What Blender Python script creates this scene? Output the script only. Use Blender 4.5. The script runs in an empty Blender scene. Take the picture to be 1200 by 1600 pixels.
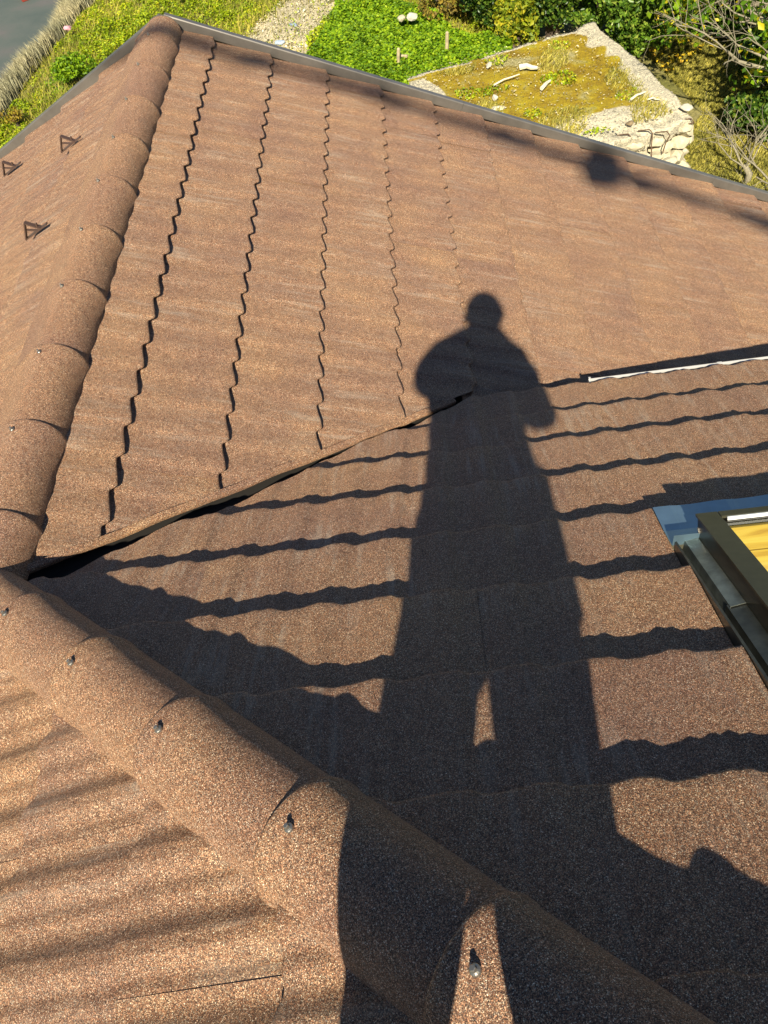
import bpy, bmesh, math, random
import numpy as np
from mathutils import Vector, Matrix
random.seed(7); RNG = np.random.default_rng(7)
sc = bpy.context.scene; COL = sc.collection
V = Vector

# ------------------------------------------------------------ camera, light, exposure
CAM = V((1.5189, -1.4631, 1.9875)); YAW, PIT, ROL = -0.15166, -0.88781, -0.23389; FPX = 1299.93
f_ = V((math.sin(YAW)*math.cos(PIT), math.cos(YAW)*math.cos(PIT), math.sin(PIT)))
r0 = V((math.cos(YAW), -math.sin(YAW), 0)); u0 = r0.cross(f_)
r_ = r0*math.cos(ROL)+u0*math.sin(ROL); u_ = -r0*math.sin(ROL)+u0*math.cos(ROL)
cd = bpy.data.cameras.new('camera'); cam = bpy.data.objects.new('camera', cd); COL.objects.link(cam)
cd.sensor_fit = 'HORIZONTAL'; cd.sensor_width = 36; cd.lens = 36*FPX/1200; cd.clip_start = 0.01; cd.clip_end = 1000
cam.matrix_world = Matrix(((r_.x, u_.x, -f_.x, CAM.x), (r_.y, u_.y, -f_.y, CAM.y), (r_.z, u_.z, -f_.z, CAM.z), (0, 0, 0, 1)))
sc.camera = cam
SUN = V((0.079, 1.0, -0.855)).normalized()           # the way the light travels
wd = bpy.data.worlds.new('World'); sc.world = wd; wd.use_nodes = True
nt = wd.node_tree; bg = nt.nodes['Background']
sky = nt.nodes.new('ShaderNodeTexSky'); sky.sky_type = 'NISHITA'; sky.sun_disc = False
sky.sun_elevation = math.asin(-SUN.z); sky.sun_rotation = math.atan2(-SUN.x, -SUN.y) % (2*math.pi)
sky.air_density = 1.0; sky.dust_density = 0.3; sky.ozone_density = 5.0
nt.links.new(sky.outputs[0], bg.inputs[0]); bg.inputs[1].default_value = 0.05
ld = bpy.data.lights.new('sun', 'SUN'); lo = bpy.data.objects.new('sun', ld); COL.objects.link(lo)
ld.energy = 5.0; ld.angle = math.radians(0.53); ld.color = (1.0, 0.92, 0.72)
lo.rotation_euler = SUN.to_track_quat('-Z', 'Y').to_euler(); lo.location = (0, -20, 20)
sc.view_settings.view_transform = 'Standard'; sc.view_settings.look = 'None'
sc.view_settings.exposure = 0.80; sc.view_settings.gamma = 1.0; sc.view_settings.use_curve_mapping = False

# ------------------------------------------------------------ measured constants
KA, KB = 0.4697, 0.5558                  # roof pitches (rise / run)
CA, CB = 1/math.sqrt(1+KA*KA), 1/math.sqrt(1+KB*KB)
S = 0.37; PW = 0.158; YG = 4.248; YE = 1.3027; GZ = -5.0
HR = KA/KB                               # |y|/x on hip and valley
def at(px, py, z=GZ):                    # the point of the level plane z that stands at a given place of the photograph
    d = r_*((px-600)/FPX) - u_*((py-800)/FPX) + f_
    return CAM + d*((z-CAM.z)/d.z)

# ------------------------------------------------------------ helpers
def tag(o, label=None, cat=None, group=None, kind=None):
    if label: o['label'] = label
    if cat: o['category'] = cat
    if group: o['group'] = group
    if kind: o['kind'] = kind
    return o
def empty(name, loc=(0, 0, 0), label=None, cat=None, group=None):
    o = bpy.data.objects.new(name, None); COL.objects.link(o); o.location = loc; o.empty_display_size = .1
    return tag(o, label, cat, group)
def link(name, me, mat=None, parent=None, loc=None, mw=None):
    o = bpy.data.objects.new(name, me); COL.objects.link(o)
    if mat is not None and not me.materials: me.materials.append(mat)
    if parent: o.parent = parent
    if parent and mw is None and loc is None: o.location = -parent.location
    if loc is not None: o.location = loc
    if mw is not None:
        o.matrix_local = (Matrix.Translation(-parent.location) @ mw) if parent else mw
    return o
def mesh(name, vs, fs, smooth=False):
    me = bpy.data.meshes.new(name); me.from_pydata([tuple(v) for v in vs], [], fs); me.update()
    if smooth: me.polygons.foreach_set('use_smooth', [True]*len(me.polygons))
    return me
def npmesh(name, verts, faces, smooth=False):          # verts (n,3), faces (m,k) numpy
    me = bpy.data.meshes.new(name); n, (m, k) = len(verts), faces.shape
    me.vertices.add(n); me.vertices.foreach_set('co', verts.astype(np.float32).ravel())
    me.loops.add(m*k); me.loops.foreach_set('vertex_index', faces.astype(np.int32).ravel())
    me.polygons.add(m); me.polygons.foreach_set('loop_start', np.arange(0, m*k, k, dtype=np.int32))
    try: me.polygons.foreach_set('loop_total', np.full(m, k, dtype=np.int32))
    except Exception: pass
    me.update(calc_edges=True); me.validate()
    if smooth: me.polygons.foreach_set('use_smooth', [True]*len(me.polygons))
    return me
class MB:
    def __init__(s): s.v = []; s.f = []
    def box(s, c, h, R=None):
        c = V(c); b = len(s.v)
        for x in (-1, 1):
            for y in (-1, 1):
                for z in (-1, 1):
                    p = V((x*h[0], y*h[1], z*h[2])); s.v.append(c+(R@p if R else p))
        for q in ((0,1,3,2),(4,6,7,5),(0,4,5,1),(2,3,7,6),(0,2,6,4),(1,5,7,3)): s.f.append([b+i for i in q])
        return s
    def tube(s, pts, rad, n=6, cap=True):
        pts = [V(p) for p in pts]; m = len(pts)
        if not hasattr(rad, '__len__'): rad = [rad]*m
        b = len(s.v); ref = V((0.3, 0.2, 1)).normalized()
        for i, p in enumerate(pts):
            t = (pts[min(i+1, m-1)]-pts[max(i-1, 0)]).normalized()
            a = t.cross(ref)
            if a.length < .05: a = t.cross(V((1, 0, 0)))
            a.normalize(); c = t.cross(a)
            for k in range(n):
                q = 2*math.pi*k/n; s.v.append(p+(a*math.cos(q)+c*math.sin(q))*rad[i])
        for i in range(m-1):
            for k in range(n):
                s.f.append([b+i*n+k, b+i*n+(k+1) % n, b+(i+1)*n+(k+1) % n, b+(i+1)*n+k])
        if cap:
            s.f.append([b+k for k in range(n)][::-1]); s.f.append([b+(m-1)*n+k for k in range(n)])
        return s
    def sweep(s, prof, A, B, e1, e2, close=False, ends=True):   # profile points (a,b) along A->B; e1,e2 axes
        b = len(s.v); n = len(prof)
        for P in (A, B):
            for (p, q) in prof: s.v.append(V(P)+V(e1)*p+V(e2)*q)
        for k in range(n if close else n-1):
            s.f.append([b+k, b+(k+1) % n, b+n+(k+1) % n, b+n+k])
        if close and ends:
            s.f.append([b+k for k in range(n)][::-1]); s.f.append([b+n+k for k in range(n)])
        return s
    def build(s, name, mat, parent=None, smooth=False, loc=None):
        return link(name, mesh(name, s.v, s.f, smooth), mat, parent, loc)

# ------------------------------------------------------------ materials
def newmat(name):
    m = bpy.data.materials.new(name); m.use_nodes = True; n = m.node_tree
    return m, n, n.nodes['Principled BSDF']
def N(n, t, **kw):
    o = n.nodes.new(t)
    for k, v in kw.items():
        if k in o.inputs: o.inputs[k].default_value = v
        else: setattr(o, k, v)
    return o
def ramp(n, stops, interp='LINEAR'):
    r = n.nodes.new('ShaderNodeValToRGB'); r.color_ramp.interpolation = interp
    e = r.color_ramp.elements
    while len(e) < len(stops): e.new(.5)
    for i, (p, c) in enumerate(stops): e[i].position = p; e[i].color = (*c, 1)
    return r
def mixc(n, blend='MIX', fac=1.0):
    m = n.nodes.new('ShaderNodeMix'); m.data_type = 'RGBA'; m.blend_type = blend; m.inputs[0].default_value = fac
    return m
def simple(name, col, rough=.6, metal=0, noise=0.0, nscale=20, bump=0.0, spec=.5):
    m, n, p = newmat(name); p.inputs['Base Color'].default_value = (*col, 1); p.inputs['Roughness'].default_value = rough
    p.inputs['Metallic'].default_value = metal; p.inputs['Specular IOR Level'].default_value = spec
    if noise:
        tc = N(n, 'ShaderNodeTexCoord'); t = N(n, 'ShaderNodeTexNoise', Scale=nscale, Detail=6.0, Roughness=.65)
        n.links.new(tc.outputs['Object'], t.inputs['Vector'])
        r = ramp(n, [(.3, tuple(c*(1-noise) for c in col)), (.7, tuple(min(1, c*(1+noise)) for c in col))])
        n.links.new(t.outputs['Fac'], r.inputs[0]); n.links.new(r.outputs[0], p.inputs['Base Color'])
        if bump:
            b = N(n, 'ShaderNodeBump', Strength=bump, Distance=.01); n.links.new(t.outputs['Fac'], b.inputs['Height'])
            n.links.new(b.outputs[0], p.inputs['Normal'])
    return m

def chip_material(name, streak=True):
    """stone-chip coating: millions of little grains of brown, tan, grey and cream, streaked with lime run-off"""
    m, n, p = newmat(name); L = n.links.new
    tc = N(n, 'ShaderNodeTexCoord'); oi = N(n, 'ShaderNodeObjectInfo')
    off = N(n, 'ShaderNodeVectorMath', operation='SCALE'); off.inputs['Scale'].default_value = 37.0
    cmb = N(n, 'ShaderNodeCombineXYZ'); L(oi.outputs['Random'], cmb.inputs[0]); L(oi.outputs['Random'], cmb.inputs[1])
    L(cmb.outputs[0], off.inputs[0])
    add = N(n, 'ShaderNodeVectorMath', operation='ADD'); L(tc.outputs['Object'], add.inputs[0]); L(off.outputs[0], add.inputs[1])
    v1 = N(n, 'ShaderNodeTexVoronoi', Scale=900.0); L(tc.outputs['Object'], v1.inputs['Vector'])
    v2 = N(n, 'ShaderNodeTexVoronoi', Scale=540.0); L(tc.outputs['Object'], v2.inputs['Vector'])
    s1 = N(n, 'ShaderNodeSeparateColor'); L(v1.outputs['Color'], s1.inputs[0])
    s2 = N(n, 'ShaderNodeSeparateColor'); L(v2.outputs['Color'], s2.inputs[0])
    grains = [(0, (.030, .024, .024)), (.14, (.070, .044, .030)), (.34, (.155, .074, .046)), (.54, (.258, .128, .076)), (.74, (.338, .186, .112)),
              (.88, (.42, .28, .18)), (.965, (.56, .48, .38)), (1, (.75, .70, .60))]
    r1 = ramp(n, grains); L(s1.outputs[0], r1.inputs[0])
    r2 = ramp(n, [(0, (.38, .38, .40)), (.3, (.72, .70, .72)), (.6, (1.0, 1.0, .95)), (.85, (1.35, 1.3, 1.22)), (1, (2.0, 1.95, 1.9))]); L(s2.outputs[1], r2.inputs[0])
    mu = mixc(n, 'MULTIPLY'); L(r1.outputs[0], mu.inputs[6]); L(r2.outputs[0], mu.inputs[7])
    big = N(n, 'ShaderNodeTexNoise', Scale=2.2, Detail=5.0, Roughness=.6); L(add.outputs[0], big.inputs['Vector'])
    rb = ramp(n, [(.3, (.84, .81, .86)), (.7, (1.14, 1.12, 1.0))]); L(big.outputs['Fac'], rb.inputs[0])
    m2 = mixc(n, 'MULTIPLY'); L(mu.outputs[2], m2.inputs[6]); L(rb.outputs[0], m2.inputs[7]); last = m2
    # grains that sit proud or are lost make slightly darker worn flecks
    wn = N(n, 'ShaderNodeTexNoise', Scale=34.0, Detail=4.0, Roughness=.7); L(add.outputs[0], wn.inputs['Vector'])
    rw = ramp(n, [(.28, (.78, .76, .76)), (.5, (1, 1, 1)), (.75, (1.12, 1.1, 1.06))]); L(wn.outputs['Fac'], rw.inputs[0])
    m3 = mixc(n, 'MULTIPLY'); L(last.outputs[2], m3.inputs[6]); L(rw.outputs[0], m3.inputs[7]); last = m3
    rt = ramp(n, [(0, (.96, .95, .97)), (.5, (1, 1, 1)), (1, (1.03, 1.02, 1.0))]); L(oi.outputs['Random'], rt.inputs[0])   # batches of panels differ a little
    m5 = mixc(n, 'MULTIPLY'); L(last.outputs[2], m5.inputs[6]); L(rt.outputs[0], m5.inputs[7]); last = m5
    if streak:
        mp = N(n, 'ShaderNodeMapping'); mp.inputs['Scale'].default_value = (34, 2.6, 1); L(add.outputs[0], mp.inputs['Vector'])
        st = N(n, 'ShaderNodeTexNoise', Scale=1.0, Detail=4.0, Roughness=.65, Distortion=.35); L(mp.outputs[0], st.inputs['Vector'])
        rs = ramp(n, [(.50, (0, 0, 0)), (.66, (1, 1, 1))]); L(st.outputs['Fac'], rs.inputs[0])
        pm = N(n, 'ShaderNodeTexNoise', Scale=3.0, Detail=3.0); L(add.outputs[0], pm.inputs['Vector'])
        rp = ramp(n, [(.42, (0, 0, 0)), (.62, (1, 1, 1))]); L(pm.outputs['Fac'], rp.inputs[0])
        mm = N(n, 'ShaderNodeMath', operation='MULTIPLY'); L(rs.outputs[0], mm.inputs[0]); L(rp.outputs[0], mm.inputs[1])
        mk = N(n, 'ShaderNodeMath', operation='MULTIPLY'); L(mm.outputs[0], mk.inputs[0]); mk.inputs[1].default_value = .30
        m4 = mixc(n); L(mk.outputs[0], m4.inputs[0]); L(last.outputs[2], m4.inputs[6]); m4.inputs[7].default_value = (.40, .36, .30, 1); last = m4
    L(last.outputs[2], p.inputs['Base Color']); p.inputs['Roughness'].default_value = .62; p.inputs['Diffuse Roughness'].default_value = .5; p.inputs['Specular IOR Level'].default_value = .35
    b = N(n, 'ShaderNodeBump', Strength=.35, Distance=.0011); L(v1.outputs['Distance'], b.inputs['Height']); b.invert = True
    b2 = N(n, 'ShaderNodeBump', Strength=.30, Distance=.0014); L(s2.outputs[0], b2.inputs['Height']); L(b.outputs[0], b2.inputs['Normal'])
    b3 = N(n, 'ShaderNodeBump', Strength=.25, Distance=.02); L(big.outputs['Fac'], b3.inputs['Height']); L(b2.outputs[0], b3.inputs['Normal'])
    L(b3.outputs[0], p.inputs['Normal'])
    return m
CHIP = chip_material('stone_chip_panel'); CHIPCAP = chip_material('stone_chip_cap', False)

def leafmat(name, stops, rough=.5, trans=.35):
    m, n, p = newmat(name); L = n.links.new
    g = N(n, 'ShaderNodeNewGeometry'); r = ramp(n, stops); L(g.outputs['Random Per Island'], r.inputs[0])
    tc = N(n, 'ShaderNodeTexCoord'); t = N(n, 'ShaderNodeTexNoise', Scale=1.1, Detail=4.0); L(tc.outputs['Object'], t.inputs['Vector'])
    rr = ramp(n, [(.3, (.70, .74, .7)), (.7, (1.25, 1.2, 1.1))]); L(t.outputs['Fac'], rr.inputs[0])
    mu = mixc(n, 'MULTIPLY'); L(r.outputs[0], mu.inputs[6]); L(rr.outputs[0], mu.inputs[7])
    L(mu.outputs[2], p.inputs['Base Color']); p.inputs['Roughness'].default_value = rough; p.inputs['Specular IOR Level'].default_value = .35
    tb = N(n, 'ShaderNodeBsdfTranslucent'); L(mu.outputs[2], tb.inputs[0])
    ms = N(n, 'ShaderNodeMixShader'); ms.inputs[0].default_value = trans
    out = n.nodes['Material Output']; L(p.outputs[0], ms.inputs[1]); L(tb.outputs[0], ms.inputs[2]); L(ms.outputs[0], out.inputs[0])
    return m

# ------------------------------------------------------------ ground, road
def ground_mat():
    m, n, p = newmat('soil'); L = n.links.new
    tc = N(n, 'ShaderNodeTexCoord')
    a = N(n, 'ShaderNodeTexNoise', Scale=.55, Detail=8.0, Roughness=.6); L(tc.outputs['Object'], a.inputs['Vector'])
    b = N(n, 'ShaderNodeTexNoise', Scale=22.0, Detail=8.0, Roughness=.75); L(tc.outputs['Object'], b.inputs['Vector'])
    ra = ramp(n, [(.35, (.17, .17, .035)), (.5, (.24, .22, .055)), (.65, (.34, .29, .12))]); L(a.outputs['Fac'], ra.inputs[0])
    rb = ramp(n, [(.3, (.45, .45, .4)), (.55, (1, 1, 1)), (.75, (1.5, 1.45, 1.3))]); L(b.outputs['Fac'], rb.inputs[0])
    mu = mixc(n, 'MULTIPLY'); L(ra.outputs[0], mu.inputs[6]); L(rb.outputs[0], mu.inputs[7]); L(mu.outputs[2], p.inputs['Base Color'])
    p.inputs['Roughness'].default_value = .9
    bm = N(n, 'ShaderNodeBump', Strength=.7, Distance=.05); L(b.outputs['Fac'], bm.inputs['Height']); L(bm.outputs[0], p.inputs['Normal'])
    return m
def gh(x, y):      # gentle relief of the ground
    return GZ + .06*np.sin(x*.9+1)*np.cos(y*.7) + .03*np.sin(2.3*x+y*1.7)
xs = np.concatenate([[-400, -150, -60, -30], np.arange(-16, 16.01, .5), [30, 60, 150, 400]])
ys = np.concatenate([[-400, -150, -60, -20], np.arange(2, 34.01, .5), [60, 150, 400]])
gv = [(x, y, float(gh(x, y)) if abs(x) < 17 and 1 < y < 35 else GZ) for y in ys for x in xs]; nx = len(xs)
gf = [[j*nx+i, j*nx+i+1, (j+1)*nx+i+1, (j+1)*nx+i] for j in range(len(ys)-1) for i in range(nx-1)]
tag(link('ground', mesh('ground', gv, gf, True), ground_mat()), kind='structure')

def road_mat():
    m, n, p = newmat('asphalt'); L = n.links.new; tc = N(n, 'ShaderNodeTexCoord')
    a = N(n, 'ShaderNodeTexNoise', Scale=.8, Detail=6.0, Roughness=.6); L(tc.outputs['Object'], a.inputs['Vector'])
    b = N(n, 'ShaderNodeTexNoise', Scale=90.0, Detail=4.0, Roughness=.7); L(tc.outputs['Object'], b.inputs['Vector'])
    ra = ramp(n, [(.3, (.066, .088, .082)), (.5, (.092, .108, .098)), (.7, (.125, .115, .112))]); L(a.outputs['Fac'], ra.inputs[0])
    rb = ramp(n, [(.3, (.75, .75, .75)), (.7, (1.25, 1.25, 1.25))]); L(b.outputs['Fac'], rb.inputs[0])
    mu = mixc(n, 'MULTIPLY'); L(ra.outputs[0], mu.inputs[6]); L(rb.outputs[0], mu.inputs[7]); L(mu.outputs[2], p.inputs['Base Color'])
    p.inputs['Roughness'].default_value = .85
    bm = N(n, 'ShaderNodeBump', Strength=.4, Distance=.01); L(b.outputs['Fac'], bm.inputs['Height']); L(bm.outputs[0], p.inputs['Normal'])
    return m
e0, e1 = at(-60, 246), at(124, 0); rd = (e1-e0).normalized(); rn = V((-rd.y, rd.x, 0))
if rn.x > 0: rn = -rn
rv, rf = [], []
for i in range(60):
    t = -20+i*1.0
    for w in (0, 1.2, 3.5, 6.5): q = e0+rd*t+rn*(w+(.07*math.sin(t*2.1) if w == 0 else 0)); rv.append((q.x, q.y, GZ+.11))
for i in range(59):
    for k in range(3): a = i*4+k; rf.append([a, a+4, a+5, a+1])
tag(link('road', mesh('road', rv, rf), road_mat()), kind='structure')

# ------------------------------------------------------------ THE HOUSE
house = empty('house', (0, 0, GZ), 'house roofed in brown stone-chip metal tiles with hip, valley and gable wing', 'house')
# roof panel profile: a wide pan, a roll with a small bead and a steep drop
PH = [(0, .0), (.08, .01), (.20, .14), (.38, .55), (.52, .93), (.58, 1.0), (.635, .93), (.675, .90), (.72, .97), (.76, .90), (.84, .42), (.91, .07), (1.0, 0)]
PHC = [(0, .0), (.05, .06), (.12, .26), (.18, .33), (.29, .14), (.34, .17), (.44, .60), (.52, .96), (.55, 1.0), (.60, .86), (.63, .83), (.66, .88), (.69, .84), (.78, .52), (.88, .16), (.95, .02), (1.0, 0)]
def wave(ph, PH=PH):
    ph = ph % 1.0
    for (a, ha), (b, hb) in zip(PH, PH[1:]):
        if ph <= b:
            t = (ph-a)/(b-a); t = t*t*(3-2*t)*.6+t*.4
            return ha+(hb-ha)*t
    return 0
NW = 8; W = NW*PW; AMP = .0115; HS = .028; SUB = 18
ROWS = [(-.05, 0), (.0, 0), (.12, 0), (.25, 0), (S-.03, 0), (S-.010, -.0004), (S-.003, -.002), (S, -.006), (S+.0005, -HS-.006)]
def panel_mesh(nw=NW, seed=0, scal=.004, amp=1.0, hs=HS, base=-.007, prof=PH, side=.0032, rag=0):
    rr = random.Random(seed); vs, fs = [], []
    us = [i*PW/SUB for i in range(nw*SUB+1)]+[nw*PW+.01, nw*PW+.022]
    dents = [(rr.uniform(0, nw*PW), rr.uniform(.05, S), rr.uniform(.04, .10), rr.uniform(-.0022, .0016)) for _ in range(7)]
    ph0 = [rr.uniform(-.02, .02) for _ in range(nw+2)]; am = [rr.uniform(.92, 1.07) for _ in range(nw+2)]
    for ri, (v, dh) in enumerate(ROWS):
        if ri == len(ROWS)-1: dh = -hs-.006
        for u in us:
            k = int(u/PW); w = wave(u/PW, prof)
            a = am[k]*(u/PW % 1)+am[k-1 if k else 0]*(1-u/PW % 1)
            h = base+hs*v/S+AMP*amp*w*a+dh+side*u/W+rag*(math.sin(u*110+seed)*.5+math.sin(u*173+seed*2)*.5+.6*math.sin(u*61+seed*3))*(v/S if v > 0 else 0)**3
            for (du, dv, dr, dd) in dents: h += dd*math.exp(-((u-du)**2+(v-dv)**2)/dr**2)
            pq = (u/PW) % 1; sw = pq/.82 if pq < .82 else max(0, 1-(pq-.82)/.10)
            vo = scal*(.78*sw+.22*w)*min(1, max(0, (v-S+.12)/.12))
            du = 0
            if ri == len(ROWS)-1:
                vo -= .010
                if scal > .015 and .74 < pq < .99: vo -= .034
            vs.append((u+du, v+vo, h))
    n = len(us)
    for j in range(len(ROWS)-1):
        for i in range(n-1): fs.append([j*n+i, j*n+n+i, j*n+n+i+1, j*n+i+1])
    me = mesh('roof_panel', vs, fs)
    me.polygons.foreach_set('use_smooth', [True]*((len(ROWS)-2)*(n-1))+[False]*(n-1))
    me.materials.append(CHIP)
    return me
PMB = [panel_mesh(NW, 11+i, .006, .75, .044, -.023, PH, .0010, .0016) for i in range(5)]; PMA = [panel_mesh(NW, 31+i, .024, .72) for i in range(5)]; PMC = [panel_mesh(NW, 51+i, -.0+.008, 2.15, HS, -.007, PHC) for i in range(5)]
PML = [panel_mesh(NW, 71+i, .006, .8, HS, -.007, PHC) for i in range(4)]      # flatter sheets on the wing
PMF = [panel_mesh(NW, 91+i, .009, .5) for i in range(4)]
for me in PMA+PMB+PMC+PML+PMF:                                             # make sure the faces look up
    if me.polygons[0].normal.z < 0: me.flip_normals()
def place_panels(U, D, uphase, lips, region, regions_clip, PM, parts=house):
    """lips: list of v of the lower edge of every course; region(v)->(u0,u1); regions_clip(v,u)->[(point,normal)...] keep side = normal"""
    Nn = U.cross(D).normalized()
    for ci, v1 in enumerate(lips):
        rg = region(v1)
        if rg is None: continue
        ua, ub = rg; sh = random.randint(0, NW-1)
        base = uphase + math.floor((ua-uphase)/PW)*PW - sh*PW
        u = base
        while u < ub:
            if u+W > ua:
                O = U*u + D*(v1-S) + Nn*random.uniform(-.0012, .0012)
                rot = Matrix.Rotation(random.gauss(0, .0009), 4, 'Z') @ Matrix.Rotation(random.gauss(0, .0012), 4, 'X')
                M = Matrix(((U.x, D.x, Nn.x, O.x), (U.y, D.y, Nn.y, O.y), (U.z, D.z, Nn.z, O.z), (0, 0, 0, 1))) @ rot
                me = random.choice(PML if PM is PMC and u > -.4 else PMF if PM is PMA and v1 > 1.9 else PM)
                planes = [(P, n_) for (P, n_) in regions_clip(v1, u)
                          if any((M@V(c)-P).dot(n_) < 0 for c in ((-.01, -.05, 0), (W+.03, -.05, 0), (-.01, S, .02), (W+.03, S, .02)))]
                if planes:
                    bm = bmesh.new(); bm.from_mesh(me); Mi = M.inverted(); R3 = M.to_3x3().transposed()
                    for P, n_ in planes:
                        bmesh.ops.bisect_plane(bm, geom=bm.verts[:]+bm.edges[:]+bm.faces[:], plane_co=Mi@P, plane_no=R3@n_, clear_inner=True)
                    nf = len(bm.faces)
                    if nf > 3:
                        m2 = me.copy(); bm.to_mesh(m2)
                    bm.free()
                    if nf <= 3: u += W; continue
                    me = m2
                link('roof_panel', me, None, parts, mw=M)
            u += W
XY = lambda x, y: V((x, y, 0))
gap = .100
# --- face A (right slope of the wing, falls to +x)
UA, DA = V((0, -1, 0)), V((1, 0, -KA)).normalized()
valn = V((-HR, 1, 0)).normalized()
EAVE_X = 4.7
lipsA = [.3059+(i-1)*S for i in range(0, 15) if (.3059+(i-1)*S)*CA < EAVE_X+.05]
def clipA(v, u):
    c = [(XY(.0, YG+.003), V((0, -1, 0))), (XY(.01, 0), V((1, 0, 0)))]
    if (v-.15)*CA < 1.5: c.append((XY(0, 0)+valn*.012, valn))
    else: c.append((XY(0, 1.12), V((0, 1, 0))))
    return c
place_panels(UA, DA, -.80-.84*PW, lipsA, lambda v: (-YG, -max(0, min((v-S)*CA*HR-.05, 1.1))), clipA, PMA)
# --- face C (left slope of the wing and of the main roof, falls to -x)
UC, DC = V((0, 1, 0)), V((-1, 0, -KA)).normalized()
hipn = V((-HR, -1, 0)).normalized()                       # keeps the C side
PEAKX = 3.2; LEFTX = -4.3
lipsC = [.19+n*S for n in range(-9, 13)]
def regC(v):
    x = -v*CA                                             # x of the lower edge
    if x > PEAKX: return None
    return (-5.2, YG) if x < -.02 else (-5.2, -HR*x+.02)
def clipC(v, u):
    c = [(XY(0, YG+.003), V((0, -1, 0))), (XY(0, -5.2), V((0, 1, 0)))]
    if -(v-S)*CA > 0:
        if u > -.3: c.append((XY(-.01, 0), V((-1, 0, 0))))
        else: c.append((XY(0, 0), hipn))
    return c
place_panels(UC, DC, -1.10-.84*PW, lipsC, regC, clipC, PMC)
# --- face B (hipped end of the main roof, falls to +y, away from the photographer)
UB, DB = V((1, 0, 0)), V((0, 1, -KB)).normalized()
lipsB = [(YE/CB)-i*S for i in range(0, 15)]
RX = 5.0
SKX, SKY0, SKY1 = 2.055, -.955, .055                      # skylight opening
def regB(v):
    y = v*CB; x0 = max(0, -(y)/HR, y/HR+.02) if y < 0 else y/HR
    y0 = (v-S)*CB
    return (max(0, -y/HR if y < 0 else min(y0, y)/HR-.1), RX)
def clipB(v, u):
    y = v*CB; c = [(XY(RX, 0), V((-1, 0, 0)))]
    if (v-S)*CB < 0.05: c.append((XY(0, 0), -hipn))
    if y > 0: c.append((XY(0, 0)-valn*(gap if y < YE-.4 else .040), -valn))
    if y < 0.02 and y > -.70 : c.append((XY(SKX, 0), V((-1, 0, 0))))
    return c
place_panels(UB, DB, 2.56-.68*PW, lipsB, regB, clipB, PMB)
# tiles right of the skylight in the same courses
SKR = 2.98
place_panels(UB, DB, 2.56-.68*PW, [l for l in lipsB if -.70 < l*CB < .02], lambda v: (SKR, RX), lambda v, u: [(XY(SKR, 0), V((1, 0, 0))), (XY(RX, 0), V((-1, 0, 0)))], PMB)

# --- roof boarding under the panels, slightly sunk
DK = simple('roof_boarding', (.05, .04, .035), .9, noise=.3)
def zA(x): return -KA*x
def zB(y): return -KB*y
d0 = -.055
yf = 1.12; PK = (PEAKX, -HR*PEAKX, KA*PEAKX)
def poly(name, pts, mat, parent=house): return link(name, mesh(name, pts, [list(range(len(pts)))]), mat, parent)
poly('roof_boarding', [(0, 0, d0), (yf/HR, yf, zA(yf/HR)+d0), (EAVE_X, yf, zA(EAVE_X)+d0), (EAVE_X, YG-.04, zA(EAVE_X)+d0), (0, YG-.04, d0)], DK)
poly('roof_boarding', [(0, 0, d0), (0, YG-.04, d0), (LEFTX, YG-.04, KA*LEFTX+d0), (LEFTX, -5.2, KA*LEFTX+d0), (PEAKX, -5.2, PK[2]+d0), (PEAKX, PK[1], PK[2]+d0)], DK)
# the hipped face's boarding, with an opening for the roof window
xs_ = [0, SKX, SKR, RX]
def bz(x, y, o=d0): return (x, y, zB(y)+o)
poly('roof_boarding', [bz(0, 0), bz(SKX, -HR*SKX), bz(SKX, YE), bz(YE/HR, YE)], DK)
poly('roof_boarding', [bz(SKX, SKY1), bz(SKR, SKY1), bz(SKR, YE), bz(SKX, YE)], DK)
poly('roof_boarding', [bz(SKX, -HR*SKX), bz(SKR, -HR*SKR), bz(SKR, SKY0), bz(SKX, SKY0)], DK)
poly('roof_boarding', [bz(SKR, -HR*SKR), bz(PEAKX, PK[1]), bz(RX, PK[1]+(RX-PEAKX)*HR), bz(RX, YE), bz(SKR, YE)], DK)
poly('roof_boarding', [(PEAKX, -5.2, PK[2]+d0), (RX+.6, -5.2, PK[2]-KA*(RX+.6-PEAKX)+d0), (RX+.6, PK[1]+(RX+.6-PEAKX)*HR, PK[2]-KA*(RX+.6-PEAKX)+d0), (PEAKX, PK[1], PK[2]+d0)], DK)

# --- walls
PL = simple('plaster', (.62, .55, .44), .85, noise=.08, nscale=6, bump=.2)
wl = MB()
def wall(pts_xy, ztops):
    b = MB(); 
    for (x, y), zt in zip(pts_xy, ztops): b.v += [V((x, y, GZ-.2)), V((x, y, zt))]
    b.f.append([0, 2, 3, 1]) if len(pts_xy) == 2 else None
    return b.build('wall', PL, house)
wall([(1.45, 1.10), (RX-.3, 1.10)], [zB(1.10)-.12]*2)
gb = MB(); gb.v = [V((LEFTX+.5, 3.9, GZ-.2)), V((EAVE_X-.5, 3.9, GZ-.2)), V((EAVE_X-.5, 3.9, zA(EAVE_X-.5)-.12)), V((0, 3.9, -.12)), V((LEFTX+.5, 3.9, KA*(LEFTX+.5)-.12))]
gb.f = [[0, 1, 2, 3, 4]]; gb.build('wall', PL, house)
wall([(LEFTX+.5, -5), (LEFTX+.5, 3.9)], [KA*(LEFTX+.5)-.12]*2)
wall([(EAVE_X-.5, 1.1), (EAVE_X-.5, 3.9)], [zA(EAVE_X-.5)-.12]*2)

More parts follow.
